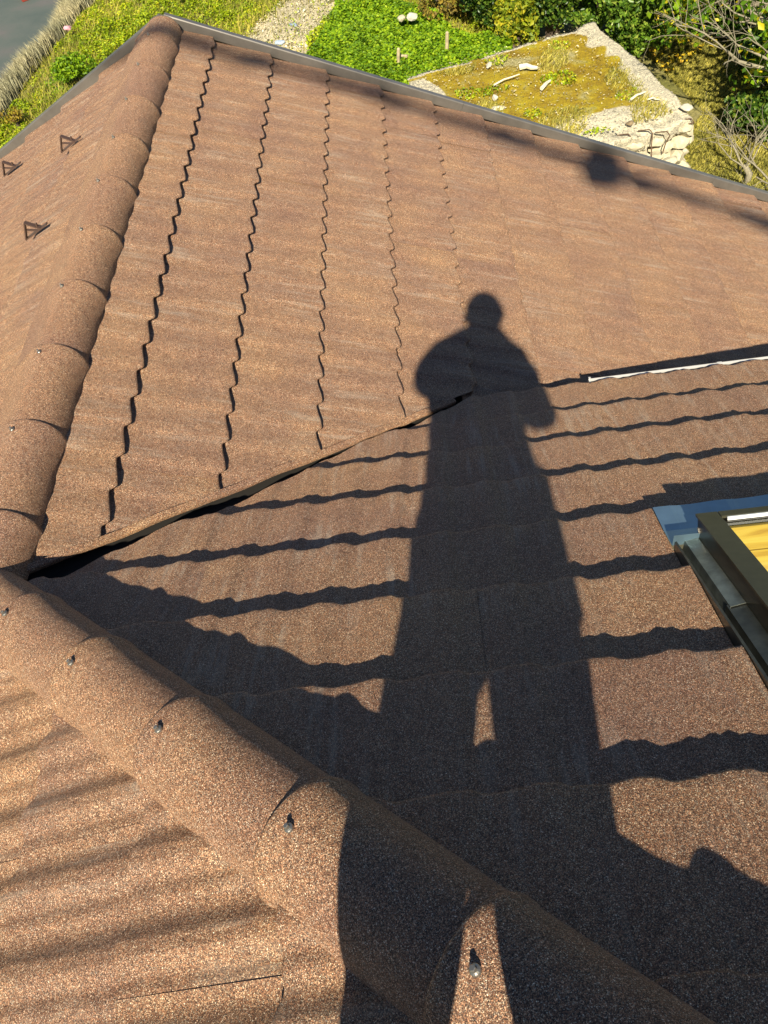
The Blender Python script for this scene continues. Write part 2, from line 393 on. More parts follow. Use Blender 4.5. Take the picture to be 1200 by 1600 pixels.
# --- verge trims on the gable edge (box section with a drip edge), one per slope, with joints
TRIM = simple('trim_paint', (.19, .17, .15), .30, metal=.45, noise=.16, nscale=9, spec=.6)
vp = [(.006, .004), (.006, .058), (.010, .064), (.046, .064), (.052, .058), (.054, -.11), (.046, -.11), (.046, .056), (.012, .056), (.012, .004)]
def trim(A, B, e1, e2, name='verge_trim'):
    return MB().sweep(vp, A, B, e1, e2, close=True).build(name, TRIM, house)
NA = UA.cross(DA).normalized(); NCn = UC.cross(DC).normalized(); NBn = UB.cross(DB).normalized()
vb = YG-.0
for a, b in ((-.01, 2.0), (2.002, 4.0), (4.002, EAVE_X/CA+.05)):
    trim(V((0, vb, 0))+DA*a, V((0, vb, 0))+DA*b, V((0, 1, 0)), NA)
for a, b in ((-.01, 2.0), (2.002, -LEFTX/CA+.05)):
    trim(V((0, vb, 0))+DC*a, V((0, vb, 0))+DC*b, V((0, 1, 0)), NCn)

# --- valley edge strip: folded metal under the cut edge of face A
VST = CHIPCAP
vdir = V((1, HR, -KA)).normalized(); vside = NA.cross(vdir).normalized()
if vside.y < 0: vside = -vside
vs_ = MB(); A0 = vdir*.13; A1 = vdir*(YE/HR*math.sqrt(1+HR*HR+KA*KA)-.02)
n_ = 40; pv = []
for i in range(n_+1):
    q = A0.lerp(A1, i/n_); x = q.x; ww = wave((-(q.y)-(-.80-.84*PW))/PW)
    fr = ((x/CA-.3059) % S)/S
    h = -.005+HS*fr*.0+.018+.004*ww + .004*math.sin(i*.7)
    pv.append((q, h))
for (q, h) in pv:
    vs_.v += [q+NA*(h+.013)+vside*.018, q+NA*(h+.011)-vside*.002, q+NA*(h+.004)-vside*.006, q+NA*(h-.012)-vside*.004, q+NA*(h-.016)+vside*.03]
for i in range(n_):
    for k in range(4): a = i*5+k; vs_.f.append([a, a+1, a+6, a+5])
vs_.build('valley_strip', VST, house)
# narrow soaker, its near-black colour painting the shade in the valley gap
dk2 = simple('valley_gutter_shade', (.03, .027, .025), .5)
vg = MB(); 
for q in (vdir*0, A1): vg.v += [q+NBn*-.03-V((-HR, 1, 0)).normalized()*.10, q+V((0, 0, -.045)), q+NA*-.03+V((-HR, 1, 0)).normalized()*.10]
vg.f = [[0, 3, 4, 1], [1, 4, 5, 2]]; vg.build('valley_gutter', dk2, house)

# --- ridge and hip caps
CAPL = .41
def cap_mesh(length, r_lo=.1075, r_hi=.1155, seg=28, over=.035, drop=.03, wide=0):
    """half-round cap along local +Y; the far end (+Y) is the wider one and laps over the next cap"""
    vs, fs = [], []; ang = [math.radians(a) for a in np.linspace(-84, 84, seg+1)]
    rows = [(-over, r_lo-.002), (0, r_lo), (length*.5, (r_lo+r_hi)/2), (length-.030, r_hi-.002), (length-.022, r_hi+.0015), (length-.006, r_hi+.0025), (length, r_hi+.0005), (length, r_hi-.008)]
    for y, r in rows:
        for a in ang:
            fl = max(0, (abs(a)-math.radians(70))/math.radians(14))
            x_, z_ = r*math.sin(a)*(1+.02*fl), r*math.cos(a)*.98-.022
            if wide and a < math.radians(-32):            # the left wing runs out flatter over the slope
                t_ = (-math.degrees(a)-32)/52; a0_ = math.radians(-32); x_ = r*math.sin(a0_)-t_*.135; z_ = r*math.cos(a0_)*.98-.022-t_*.100
            vs.append((x_, y, z_))
        for sgn in (-1, 1): vs.append((-.205 if wide and sgn < 0 else sgn*(r*math.sin(ang[-1])*1.03), y, (-.075 if wide and sgn < 0 else r*math.cos(ang[-1])-.022)-drop))
    n = seg+3
    def ring(j): b = j*n; return [b+seg+1]+[b+i for i in range(seg+1)]+[b+seg+2]
    for j in range(len(rows)-1):
        A_, B_ = ring(j), ring(j+1)
        for i in range(len(A_)-1): fs.append([A_[i], A_[i+1], B_[i+1], B_[i]])
    me = mesh('ridge_cap', vs, fs, True)
    if me.polygons[len(me.polygons)//3].normal.z < 0: me.flip_normals()
    me.polygons.foreach_set('use_smooth', [i < (len(rows)-2)*(seg+2) for i in range(len(me.polygons))])
    me.materials.append(CHIPCAP); return me
SCM = simple('screw_metal', (.30, .28, .25), .35, metal=.8)
def screw_mesh():
    b = MB(); b.tube([(0, 0, -.002), (0, 0, .0025)], .0082, 14); b.tube([(0, 0, .0025), (0, 0, .0035), (0, 0, .005)], [.0082, .0075, .005], 14)
    b.tube([(0, 0, .005), (0, 0, .0105), (0, 0, .0115)], [.0047, .0047, .0038], 6); me = mesh('screw', b.v, b.f); me.materials.append(SCM); return me
SCRM = screw_mesh(); CAPM = cap_mesh(CAPL); CAPW = cap_mesh(CAPL, wide=1)
def frame_m(O, Y, Z):
    Y = Y.normalized(); X = Y.cross(Z).normalized(); Z = X.cross(Y)
    return Matrix(((X.x, Y.x, Z.x, O.x), (X.y, Y.y, Z.y, O.y), (X.z, Y.z, Z.z, O.z), (0, 0, 0, 1)))
def put_cap(O, Y, me, ang, scr=True, rz=0):
    M = frame_m(O, Y, V((0, 0, 1))) @ Matrix.Rotation(rz, 4, 'Z')
    c = link('ridge_cap', me, None, house, mw=M)
    if scr:
        for a in (ang,):
            r = .1165; ar = math.radians(a); jy = random.uniform(-.008, .008)
            P = V((r*math.sin(ar), CAPL-.045+jy, r*math.cos(ar)*.98-.022)); Zz = V((math.sin(ar), 0, math.cos(ar)))
            Xx = V((0, 1, 0)).cross(Zz); T = Matrix(((Xx.x, 0, Zz.x, P.x), (Xx.y, 1, Zz.y, P.y), (Xx.z, 0, Zz.z, P.z), (0, 0, 0, 1)))
            s_ = bpy.data.objects.new('screw', SCRM); COL.objects.link(s_); s_.parent = c; s_.matrix_local = T
    return c
for i in range(10):                                     # ridge of the wing: lips at y = .262 + .41 n
    y1 = .262+.41*i
    put_cap(V((0, y1-CAPL, .0)), V((0, 1, 0)), CAPW, -8, scr=True, rz=random.gauss(0, .003))
last = cap_mesh(YG-.05-(.262+.41*9), r_hi=.108, over=.035, wide=1)
for v in last.vertices:
    if v.co.y > .2: v.co.z *= (1-.45*(v.co.y-.2)/.3)

link('ridge_cap', last, None, house, mw=frame_m(V((0, .262+.41*9, .0)), V((0, 1, 0)), V((0, 0, 1))))
# closing disc at the gable
ec = MB(); ec.v = [V((0, YG-.049, -.02))]+[V((.109*math.sin(a), YG-.049, .107*math.cos(a)-.022)) for a in np.linspace(-1.5, 1.5, 17)]
ec.f = [[0, i+1, i+2] for i in range(16)]; ec.build('ridge_end', TRIM, house)
hdir = V((-1, HR, -KA)).normalized()                    # down the hip, towards the wing ridge
HL = math.sqrt(1+HR*HR+KA*KA)
# lips on the hip at x (screw x minus a little)
hx = [.165+.3015*i for i in range(-1, 10)]
hl = CAPL
for i in range(9):
    xl = .265+.305*i-(.022 if i >= 4 else 0)                                    # x of the lower lip
    O = V((1, -HR, KA))*xl - hdir*hl
    put_cap(O+V((0, 0, .0)), hdir, CAPM, -8, scr=True, rz=random.gauss(0, .003))
O = V((1, -HR, KA))*.265-hdir*.05
link('ridge_cap', cap_mesh(.40, r_hi=.106), None, house, mw=frame_m(O, hdir, V((0, 0, 1))))
for i in range(4):                                      # main ridge behind the photographer
    put_cap(V((PEAKX, PK[1]-.41*i, PK[2])), V((0, -1, 0)), CAPM, 52)

# --- snow guards on the left slope
SG = simple('guard_paint', (.10, .06, .045), .45, metal=.2)
def snow_guard(px, py):
    d = r_*((px-600)/FPX) - u_*((py-800)/FPX) + f_
    Nn = NCn; t = (.036-CAM.dot(Nn))/d.dot(Nn); P = CAM+d*t
    b = MB(); X, Y, Z = DC, UC, Nn                      # local: x down the slope
    def q(x, y, z): return P+(X*x+Y*y+Z*z)*.8
    def bar(p0, p1, w, th):
        p0, p1 = q(*p0), q(*p1); a = (p1-p0); l = a.length; a.normalize(); s = Y; n2 = a.cross(s).normalized()
        R = Matrix((a, s, n2)).transposed(); b.box((p0+p1)/2, (l/2, w*.6, th*.8), R)
    bar((-.13, 0, .004), (.070, 0, .004), .020, .004)     # base strap
    o = b.build('snow_guard', SG, house)
    b = MB(); bar((.066, 0, .006), (-.020, 0, .088), .022, .004); b.build('guard_upright', SG, o)
    b = MB(); bar((-.020, 0, .088), (-.075, 0, .006), .022, .004); b.build('guard_stay', SG, o)
    b = MB(); bar((-.075, -.0, .045), (-.052, -.0, .004), .010, .004); bar((.012, .0, .045), (-.045, 0, .004), .010, .004); b.build('guard_clip', SG, o)
    for ch in o.children: ch.location = (0, 0, 0)
    return o
for p in ((53, 366), (16, 268), (107, 230)): snow_guard(*p)

# --- gutter under the eave of face B
GUT = simple('gutter_metal', (.62, .60, .58), .35, metal=.35, noise=.06, nscale=8)
gp = []
ro = .058
for a in np.linspace(0, 180, 13): gp.append((-ro*math.cos(math.radians(a)), -ro*math.sin(math.radians(a))))
gp = [(-ro, .008)]+gp+[(ro, .012), (ro+.002, .022), (ro+.009, .025), (ro+.015, .021), (ro+.016, .004), (ro+.005, .000)]
GX0 = 2.16; gz = zB(YE)-.038; gy = YE-.004
g = MB().sweep(gp, (GX0, gy, gz), (RX, gy, gz-.012), V((0, 1, 0)), V((0, 0, 1))); go = g.build('gutter', GUT, house)
so = go.modifiers.new('thick', 'SOLIDIFY'); so.thickness = .003; so.offset = 0
e = MB(); e.v = [V((GX0-.001, gy+p*1.07, gz+q*1.07)) for p, q in gp[:15]]+[V((GX0-.001, gy+.072, gz+.026)), V((GX0-.001, gy-.055, gz+.02))]
e.f = [list(range(len(e.v)))]; eo = e.build('gutter_end', GUT, house); so = eo.modifiers.new('thick', 'SOLIDIFY'); so.thickness = .006
MB().box((GX0-.002, gy+.068, gz+.014), (.005, .006, .018)).build('gutter_hook', GUT, house)
for xx in (2.74, 3.45, 4.1, 4.8): MB().box((xx, gy+.064, gz+.010), (.011, .012, .011)).build('gutter_hook', GUT, house)
fa = simple('fascia', (.16, .10, .06), .6, noise=.1)
MB().box(((YE/HR+RX)/2, YE-.06, zB(YE)-.14), ((RX-YE/HR)/2, .012, .085)).build('fascia_board', fa, house)
MB().box((EAVE_X-.03, 2.7, zA(EAVE_X)-.14), (.012, 1.5, .085)).build('fascia_board', fa, house)

# --- roof window in face B. local axes: x along the roof, y down the slope, z out
SKW = empty('tmp'); bpy.data.objects.remove(SKW)
SF = V((2.118, -.19, zB(-.19)))                        # lower left corner of the frame, on the roof plane
def sk(x, v, z): return SF+UB*x+DB*v+NBn*z
FR = simple('window_frame_paint', (.020, .018, .012), .28, metal=.3, spec=.7, noise=.3, nscale=40)
FRT = simple('window_frame_top', (.055, .052, .032), .35, metal=.4, noise=.2, nscale=30)
FW, FH, SL = .046, .088, .88; SW = .78
Rb = Matrix((UB, DB, NBn)).transposed()
b = MB()
b.box(sk(FW/2, -SL/2, FH/2-.04), (FW/2, SL/2, FH/2+.04), Rb); b.box(sk(SW-FW/2, -SL/2, FH/2-.04), (FW/2, SL/2, FH/2+.04), Rb)
b.box(sk(SW/2, -.022, FH/2-.042), (SW/2-FW, .022, FH/2+.038), Rb); b.box(sk(SW/2, -SL+.022, FH/2-.042), (SW/2-FW, .022, FH/2+.038), Rb)
win = b.build('roof_window', FR, house)
wl_ = win.location.copy()
def wsub(b, name, mat, smooth=False):
    o = b.build(name, mat, win, smooth); o.location = (0, 0, 0); return o
b = MB(); b.box(sk(FW/2-.001, -SL/2, FH+.0035), (FW/2+.004, SL/2+.003, .0035), Rb); wsub(b, 'frame_cover', FRT)
b = MB(); b.box(sk(SW/2, -.014, FH+.004), (SW/2-FW-.005, .015, .0035), Rb); wsub(b, 'frame_cover', FRT)
b = MB(); b.box(sk(SW-FW/2, -SL/2, FH+.0035), (FW/2+.004, SL/2+.003, .0035), Rb); wsub(b, 'frame_cover', FRT)
WH = simple('glazing_bead', (.85, .86, .84), .3)
b = MB(); b.box(sk(SW/2+.01, -.034, FH+.0015), (SW/2-FW-.008, .003, .0045), Rb); wsub(b, 'glazing_bead', WH)
b = MB(); b.box(sk(FW+.004, -SL/2, FH-.001), (.003, SL/2-.045, .003), Rb); wsub(b, 'glazing_bead', simple('seal', (.12, .14, .09), .5))
gm, gn, gpn = newmat('glass'); gpn.inputs['Base Color'].default_value = (.93, .98, .94, 1); gpn.inputs['Roughness'].default_value = .02
gpn.inputs['Transmission Weight'].default_value = 1.0; gpn.inputs['IOR'].default_value = 1.45
b = MB(); b.v = [sk(FW, -SL+.04, FH-.006), sk(SW-FW, -SL+.04, FH-.006), sk(SW-FW, -.03, FH-.006), sk(FW, -.03, FH-.006)]; b.f = [[3, 2, 1, 0]]
# a thin clear sheet, light passes straight through it and part of the sky reflects in it
gn.nodes.remove(gpn); tr = N(gn, 'ShaderNodeBsdfTransparent'); tr.inputs[0].default_value = (.90, .97, .92, 1)
gl = N(gn, 'ShaderNodeBsdfGlossy'); gl.inputs['Roughness'].default_value = .015
lw = N(gn, 'ShaderNodeLayerWeight', Blend=.5); pw = N(gn, 'ShaderNodeMath', operation='POWER'); gn.links.new(lw.outputs['Facing'], pw.inputs[0]); pw.inputs[1].default_value = 5
fz = N(gn, 'ShaderNodeMath', operation='MULTIPLY_ADD'); gn.links.new(pw.outputs[0], fz.inputs[0]); fz.inputs[1].default_value = .9; fz.inputs[2].default_value = .07; mx = N(gn, 'ShaderNodeMixShader')
gn.links.new(fz.outputs[0], mx.inputs[0]); gn.links.new(tr.outputs[0], mx.inputs[1]); gn.links.new(gl.outputs[0], mx.inputs[2])
gn.links.new(mx.outputs[0], gn.nodes['Material Output'].inputs[0])
wsub(b, 'pane', gm)
def pine_mat():
    m, n, p = newmat('pine'); L = n.links.new; tc = N(n, 'ShaderNodeTexCoord')
    mp = N(n, 'ShaderNodeMapping'); mp.inputs['Scale'].default_value = (1.6, 22, 22); L(tc.outputs['Object'], mp.inputs['Vector'])
    t = N(n, 'ShaderNodeTexNoise', Scale=1.6, Detail=6.0, Distortion=1.2); L(mp.outputs[0], t.inputs['Vector'])
    r = ramp(n, [(.3, (.50, .24, .03)), (.45, (.72, .42, .06)), (.6, (.82, .54, .10)), (.75, (.62, .33, .04))]); L(t.outputs['Fac'], r.inputs[0])
    L(r.outputs[0], p.inputs['Base Color']); p.inputs['Roughness'].default_value = .45; return m
PINE = pine_mat()
# pine lining of the window shaft, boards side by side on the lower reveal; green one paints the pane's reflection
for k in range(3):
    b = MB(); b.box(sk(SW/2, -.053, FH-.014-.070*k-.035), (SW/2-FW-.001, .006, .0335), Rb); wsub(b, 'lining_board', PINE if k < 2 else simple('reveal_reflection', (.30, .36, .06), .5, noise=.4, nscale=14))
for k in range(5):  # floor boards; the greenish ones carry the pane's green reflection as colour
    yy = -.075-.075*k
    b = MB(); b.box(sk(SW/2, yy, -.165-.004*(k % 2)), (SW/2-FW-.002, .0355, .008), Rb); wsub(b, 'lining_board', PINE if k < 2 else simple('floor_reflection', (.20, .26, .07) if k == 2 else (.05, .09, .02), .5, noise=.5, nscale=14))
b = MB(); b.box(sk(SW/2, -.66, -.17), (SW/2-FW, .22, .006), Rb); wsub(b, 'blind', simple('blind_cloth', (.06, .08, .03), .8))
# flashings: even blue-grey apron below, channels at the side
AP = simple('flashing_metal', (.16, .25, .33), .30, metal=.55, noise=.12, nscale=14, spec=.6)
b = MB(); pr = [(-.075, .012), (-.060, .020), (.0, .018), (.0, .030)]
av, n1 = [], 60
for i in range(n1+1):
    x = -.066+(SW+.15)*i/n1
    w = wave((SF.x+x-(2.56-.68*PW))/PW)
    # the skirt dresses down over the next course
    for (v, z) in ((-.02, .050), (.0, .012), (.08, .018), (.202, .036+.003*w)): av.append(sk(x, v, z))
b.v = av
for i in range(n1):
    for k in range(3): a = i*4+k; b.f.append([a, a+1, a+5, a+4])
ap = wsub(b, 'apron_flashing', AP)
CHN = simple('channel_metal', (.055, .055, .045), .32, metal=.5, noise=.45, nscale=25, spec=.6)
CH2 = simple('channel_side', (.16, .17, .15), .3, metal=.6, noise=.5, nscale=18)
b = MB().sweep([(-.060, -.012), (-.060, .024), (-.057, .026), (-.050, .004), (-.040, -.002), (-.036, -.004)], sk(0, .0, 0), sk(0, -SL-.06, 0), UB, NBn)
so = wsub(b, 'side_flashing', CHN).modifiers.new('t', 'SOLIDIFY'); so.thickness = .0015
b = MB().sweep([(-.040, -.004), (-.034, .024), (-.004, .030), (-.001, .030)], sk(0, -.006, 0), sk(0, -.36, 0), UB, NBn)
so = wsub(b, 'side_flashing', CH2).modifiers.new('t', 'SOLIDIFY'); so.thickness = .0015
b = MB().sweep([(-.042, -.006), (-.038, .020), (-.004, .026), (-.001, .026)], sk(0, -.345, 0), sk(0, -SL-.04, 0), UB, NBn)
so = wsub(b, 'side_flashing', CHN).modifiers.new('t', 'SOLIDIFY'); so.thickness = .0015
b = MB(); b.box(sk(-.002, -.012, FH-.03), (.002, .003, .003), Rb); b.box(sk(-.002, -.018, FH-.036), (.002, .003, .003), Rb); wsub(b, 'screw', SCM)

# ------------------------------------------------------------ plants and what lies on the ground
def inpoly(x, y, poly):
    x = np.asarray(x); y = np.asarray(y); c = np.zeros(x.shape, bool); n = len(poly); j = n-1
    for i in range(n):
        xi, yi = poly[i][0], poly[i][1]; xj, yj = poly[j][0], poly[j][1]
        if yi != yj: c ^= ((yi > y) != (yj > y)) & (x < (xj-xi)*(y-yi)/(yj-yi)+xi)
        j = i
    return c
def area_pts(poly, n):
    P = np.array([(p[0], p[1]) for p in poly]); lo_, hi_ = P.min(0), P.max(0); out = []
    tot = 0
    while tot < n:
        q = RNG.uniform(lo_, hi_, (n*2, 2)); q = q[inpoly(q[:, 0], q[:, 1], P)]; out.append(q); tot += len(q)
        if len(q) == 0: break
    return np.concatenate(out)[:n]
def unit(a): return a/np.maximum(np.linalg.norm(a, axis=1, keepdims=True), 1e-9)
def leaves(C, size, nrm=None, up=.5, aspect=1.5, fold=.18):
    """rhombic folded leaves: 4 corners + crease, centres C (n,3)"""
    n = len(C); size = np.broadcast_to(np.asarray(size, float), (n,)) * RNG.uniform(.65, 1.3, n)
    R = RNG.normal(size=(n, 3)); R = unit(R)
    if nrm is not None: R = unit(R*(1-up)+nrm*up)
    else: R = unit(R*(1-up)+np.array([0, 0, 1.])*up)
    T = unit(np.cross(R, RNG.normal(size=(n, 3)))); Bv = np.cross(R, T)
    s = size[:, None]
    a = C - T*s*.5; b = C + T*s*.5
    l = C + Bv*s*.5/aspect + R*s*fold; r = C - Bv*s*.5/aspect + R*s*fold; l -= T*s*.06; r -= T*s*.06
    v = np.stack([a, l, b, r], 1).reshape(-1, 3); i = np.arange(n)[:, None]*4
    f = np.concatenate([i+np.array([[0, 2, 1]]), i+np.array([[0, 3, 2]])], 0)
    return v, f
def blades(P, h, w, lean=.5, dirn=None):
    n = len(P); h = RNG.uniform(.5, 1.2, n)*h; th = RNG.uniform(0, 2*np.pi, n)
    L = np.stack([np.cos(th), np.sin(th), np.zeros(n)], 1)*lean*RNG.uniform(.3, 1.3, (n, 1))
    if dirn is not None: L = L*.45+np.array(dirn)*RNG.uniform(.4, 1.2, (n, 1))
    U = np.array([0, 0, 1.]); S_ = np.stack([-np.sin(th+1), np.cos(th+1), np.zeros(n)], 1)*w*.5*RNG.uniform(.7, 1.3, (n, 1))
    H = h[:, None]; m = P+(U*.6+L*.35)*H; t = P+(U*.85+L*1.0)*H
    v = np.stack([P-S_, P+S_, m-S_*.75, m+S_*.75, t], 1).reshape(-1, 3); i = np.arange(n)[:, None]*5
    f = np.concatenate([i+np.array([[0, 1, 3]]), i+np.array([[0, 3, 2]]), i+np.array([[2, 3, 4]])], 0)
    return v, f
def merge(parts):
    vs, fs, o = [], [], 0
    for v, f in parts: vs.append(v); fs.append(f+o); o += len(v)
    return np.concatenate(vs), np.concatenate(fs)
def stuff(name, parts, mat, label=None, cat=None, parent=None, kind='stuff'):
    v, f = merge(parts) if isinstance(parts, list) else parts
    if parent is not None: v = v-np.array(parent.location)
    me = npmesh(name, v, f); me.materials.append(mat)
    o = bpy.data.objects.new(name, me); COL.objects.link(o)
    if parent is not None: o.parent = parent
    return tag(o, label, cat, None, kind) if kind else tag(o, label, cat)
def noise2(x, y, s=1.0, seed=0):
    r = np.random.default_rng(seed); z = 0
    for k in range(6):
        a = r.uniform(0, 2*np.pi); fr = s*r.uniform(.6, 2.6); z = z+np.sin((x*np.cos(a)+y*np.sin(a))*fr+r.uniform(0, 6.3))
    return z/6
def P2(lst, z=GZ): return [at(px, py, z) for px, py in lst]

GREEN = leafmat('weed_leaf', [(0, (.13, .20, .008)), (.35, (.27, .38, .010)), (.7, (.42, .52, .012)), (.93, (.58, .62, .02)), (1, (.64, .52, .03))])
IVY = leafmat('ivy_leaf', [(0, (.07, .16, .008)), (.4, (.18, .33, .010)), (.8, (.29, .45, .012)), (1, (.42, .54, .02))])
STRAW = leafmat('straw', [(0, (.14, .12, .07)), (.4, (.30, .27, .16)), (.8, (.50, .45, .28)), (1, (.66, .60, .42))], .7, .2)
LAWN = leafmat('dry_lawn', [(0, (.16, .16, .03)), (.4, (.33, .30, .05)), (.8, (.50, .43, .10)), (1, (.62, .54, .10))], .7, .2)
DKLEAF = leafmat('dark_leaf', [(0, (.018, .045, .008)), (.45, (.05, .115, .014)), (.8, (.12, .20, .022)), (1, (.26, .30, .05))], .35, .25)
AUT = leafmat('autumn_leaf', [(0, (.07, .06, .02)), (.3, (.22, .14, .03)), (.6, (.30, .24, .04)), (.85, (.45, .30, .04)), (1, (.16, .26, .03))], .6, .3)
YEL = leafmat('yellow_leaf', [(0, (.05, .12, .01)), (.45, (.15, .30, .012)), (.78, (.32, .48, .015)), (.88, (.65, .58, .02)), (1, (.85, .62, .02))], .45, .4)
BARK = simple('bark', (.20, .165, .12), .9, noise=.4, nscale=30, bump=.5)
TWIG = simple('lichen_bark', (.27, .235, .16), .9, noise=.45, nscale=50, bump=.4)
DKBK = simple('dark_bark', (.07, .05, .035), .9, noise=.4, nscale=30)

# green weeds along the road side and in front of the gable
green_poly = P2([(-150, 300), (-10, 198), (22, 165), (38, 140), (68, 106), (92, 74), (122, 40), (165, -6), (420, -40), (560, -40), (830, -40), (830, 60), (760, 100), (640, 160), (400, 190), (120, 300)])
bare_poly = P2([(375, 62), (420, 22), (452, -12), (500, -12), (545, 2), (548, 24), (505, 45), (490, 85), (470, 110), (425, 95), (395, 92)])
pts = area_pts(green_poly, 200000)
nz = noise2(pts[:, 0], pts[:, 1], 1.6, 3)+.5*noise2(pts[:, 0], pts[:, 1], 5, 4)
inb = inpoly(pts[:, 0]+.2*noise2(pts[:, 0], pts[:, 1], 5, 9), pts[:, 1]+.2*noise2(pts[:, 0], pts[:, 1], 4, 8), bare_poly)
path = np.abs(noise2(pts[:, 0], pts[:, 1], .9, 21)) < .035
keep = (~inb | (RNG.uniform(size=len(pts)) < .035)) & (~path | (RNG.uniform(size=len(pts)) < .25)) & (RNG.uniform(size=len(pts)) < np.clip(.75+nz*.9, .2, 1))
pts = pts[keep]; nz = nz[keep]
hh = np.clip(.10+.22*nz+.05*noise2(pts[:, 0], pts[:, 1], 11, 5), .02, .5)
C3 = np.stack([pts[:, 0], pts[:, 1], gh(pts[:, 0], pts[:, 1])+hh*RNG.uniform(.35, 1.0, len(pts))], 1)
ivy_zone = inpoly(C3[:, 0], C3[:, 1], P2([(470, 130), (500, 95), (530, 25), (600, 20), (690, 40), (720, 80), (800, 75), (800, 120), (640, 170)]))
shadow_zone = np.hypot(C3[:, 0]-at(104, 128).x, C3[:, 1]-at(104, 128).y) < .55  # darker leaves here paint a round shadow on the grass
dark = ivy_zone | shadow_zone
stuff('weeds', [leaves(C3[~dark], .052, up=.55)], GREEN, 'low bright green weeds covering the ground round the house', 'weeds')
iz = C3[dark]; e_ = area_pts(P2([(470, 130), (500, 95), (530, 25), (600, 20), (690, 40), (720, 80), (800, 75), (800, 120), (640, 170)]), 42000)
eh = .30+.16*noise2(e_[:, 0], e_[:, 1], 2.2, 31)+.07*noise2(e_[:, 0], e_[:, 1], 7, 32)
E3 = np.stack([e_[:, 0], e_[:, 1], GZ+np.clip(eh, .05, .7)*RNG.uniform(.7, 1, len(e_))], 1)
stuff('ivy', [leaves(iz, .055, up=.5), leaves(E3, .06, up=.6, aspect=1.2)], IVY, 'thick mat of small round leaved ivy beside the mossy slab, with dark leaves painting a round shadow near the road', 'ivy')
# yellowish thin grass among the weeds
gp_ = area_pts(green_poly, 26000); gi = inpoly(gp_[:, 0], gp_[:, 1], bare_poly); gp_ = gp_[~gi | (RNG.uniform(size=len(gp_)) < .2)]
stuff('grass', [blades(np.stack([gp_[:, 0], gp_[:, 1], gh(gp_[:, 0], gp_[:, 1])], 1), .20, .012, .6)], LAWN, 'thin yellowing grass growing among the green weeds', 'grass')
# strip of dry bleached grass that leans over the road edge
dp = P2([(-30, 262), (-10, 196), (8, 156), (26, 140), (48, 114), (70, 94), (90, 66), (104, 38), (118, -16), (166, -16), (122, 42), (92, 76), (68, 108), (38, 146), (0, 200)])
dpt = area_pts(dp, 12000); lean = (rn*.55+rd*.35)
stuff('dry_grass', [blades(np.stack([dpt[:, 0], dpt[:, 1], gh(dpt[:, 0], dpt[:, 1])+.05], 1), .34, .014, .5, (lean.x, lean.y, 0))], STRAW, 'bleached dry grass leaning over the edge of the grey road', 'dry grass')
# rubble ground of the bare patch
bp = []
bc = P2([(375, 62), (420, 22), (452, -12), (500, -12), (545, 2), (548, 24), (505, 45), (490, 85), (470, 110), (425, 95), (395, 92)])
cx = sum(p.x for p in bc)/len(bc); cy = sum(p.y for p in bc)/len(bc)
ring_ = []
for i in range(72):
    k = i/72*len(bc); a, b_ = bc[int(k) % len(bc)], bc[(int(k)+1) % len(bc)]; t = k-int(k); q = a.lerp(b_, t)
    q = V((cx, cy, 0)).lerp(V((q.x, q.y, 0)), 1.0+.12*math.sin(i*2.3)+.06*math.sin(i*5.1)); ring_.append(q)
bv = [V((cx, cy, float(gh(cx, cy))+.03))]; bf = []
for j in (1, 2, 3, 4):
    for q in ring_:
        x, y = cx+(q.x-cx)*j/4, cy+(q.y-cy)*j/4; bv.append(V((x, y, float(gh(x, y))+.03*(1 if j < 4 else -.6)+.02*math.sin(x*9)*math.cos(y*8))))
for i in range(72): bf.append([0, 1+i, 1+(i+1) % 72])
for j in range(3):
    for i in range(72): a = 1+j*72; bf.append([a+i, a+72+i, a+72+(i+1) % 72, a+(i+1) % 72])
bare = simple('bare_earth', (.50, .43, .29), .95, noise=.3, nscale=12, bump=.6)
tag(link('bare_ground', mesh('bare_ground', bv, bf), bare), kind='structure')
rp = area_pts(bare_poly, 2600); R3_ = np.stack([rp[:, 0], rp[:, 1], gh(rp[:, 0], rp[:, 1])+.045], 1)
RUB = leafmat('litter', [(0, (.20, .16, .09)), (.4, (.44, .38, .24)), (.8, (.60, .54, .36)), (1, (.80, .76, .62))], .9, .0)
stuff('rubble', [leaves(R3_, .035, up=.6, fold=.3, aspect=2), leaves(R3_[:220]+.01, .07, up=.6, fold=.2)], RUB, 'pale chips and straw strewn over the bare earth patch', 'rubble')

def rock(name, loc, dims, mat, parent=None, seed=0, sub=2, rough=.18):
    rr = random.Random(seed); bm = bmesh.new(); bmesh.ops.create_icosphere(bm, subdivisions=sub, radius=1)
    pl = [(V([rr.gauss(0, 1) for _ in range(3)]).normalized(), rr.uniform(.55, .85)) for _ in range(9)]
    for v in bm.verts:
        d = v.co.normalized(); k = 1
        for n_, o in pl:
            c = d.dot(n_)
            if c*k > o: k = o/c
        v.co = d*k*(1+rr.uniform(-rough, rough)*.35); v.co = V((v.co.x*dims[0], v.co.y*dims[1], v.co.z*dims[2]))
    bmesh.ops.rotate(bm, verts=bm.verts, matrix=Matrix.Rotation(rr.uniform(0, 6.28), 3, 'Z'))
    me = bpy.data.meshes.new(name); bm.to_mesh(me); bm.free(); me.materials.append(mat)
    o = bpy.data.objects.new(name, me); COL.objects.link(o); o.location = V(loc)-(parent.location if parent else V((0, 0, 0)))
    if parent: o.parent = parent
    return o
STN = simple('pale_stone', (.50, .44, .31), .9, noise=.3, nscale=14, bump=.7)
WHS = simple('white_stone', (.55, .51, .42), .8, noise=.1, nscale=20)
BLU = simple('blue_scrap', (.22, .27, .36), .5, noise=.2); PNK = simple('pink_flower', (.75, .36, .42), .6)
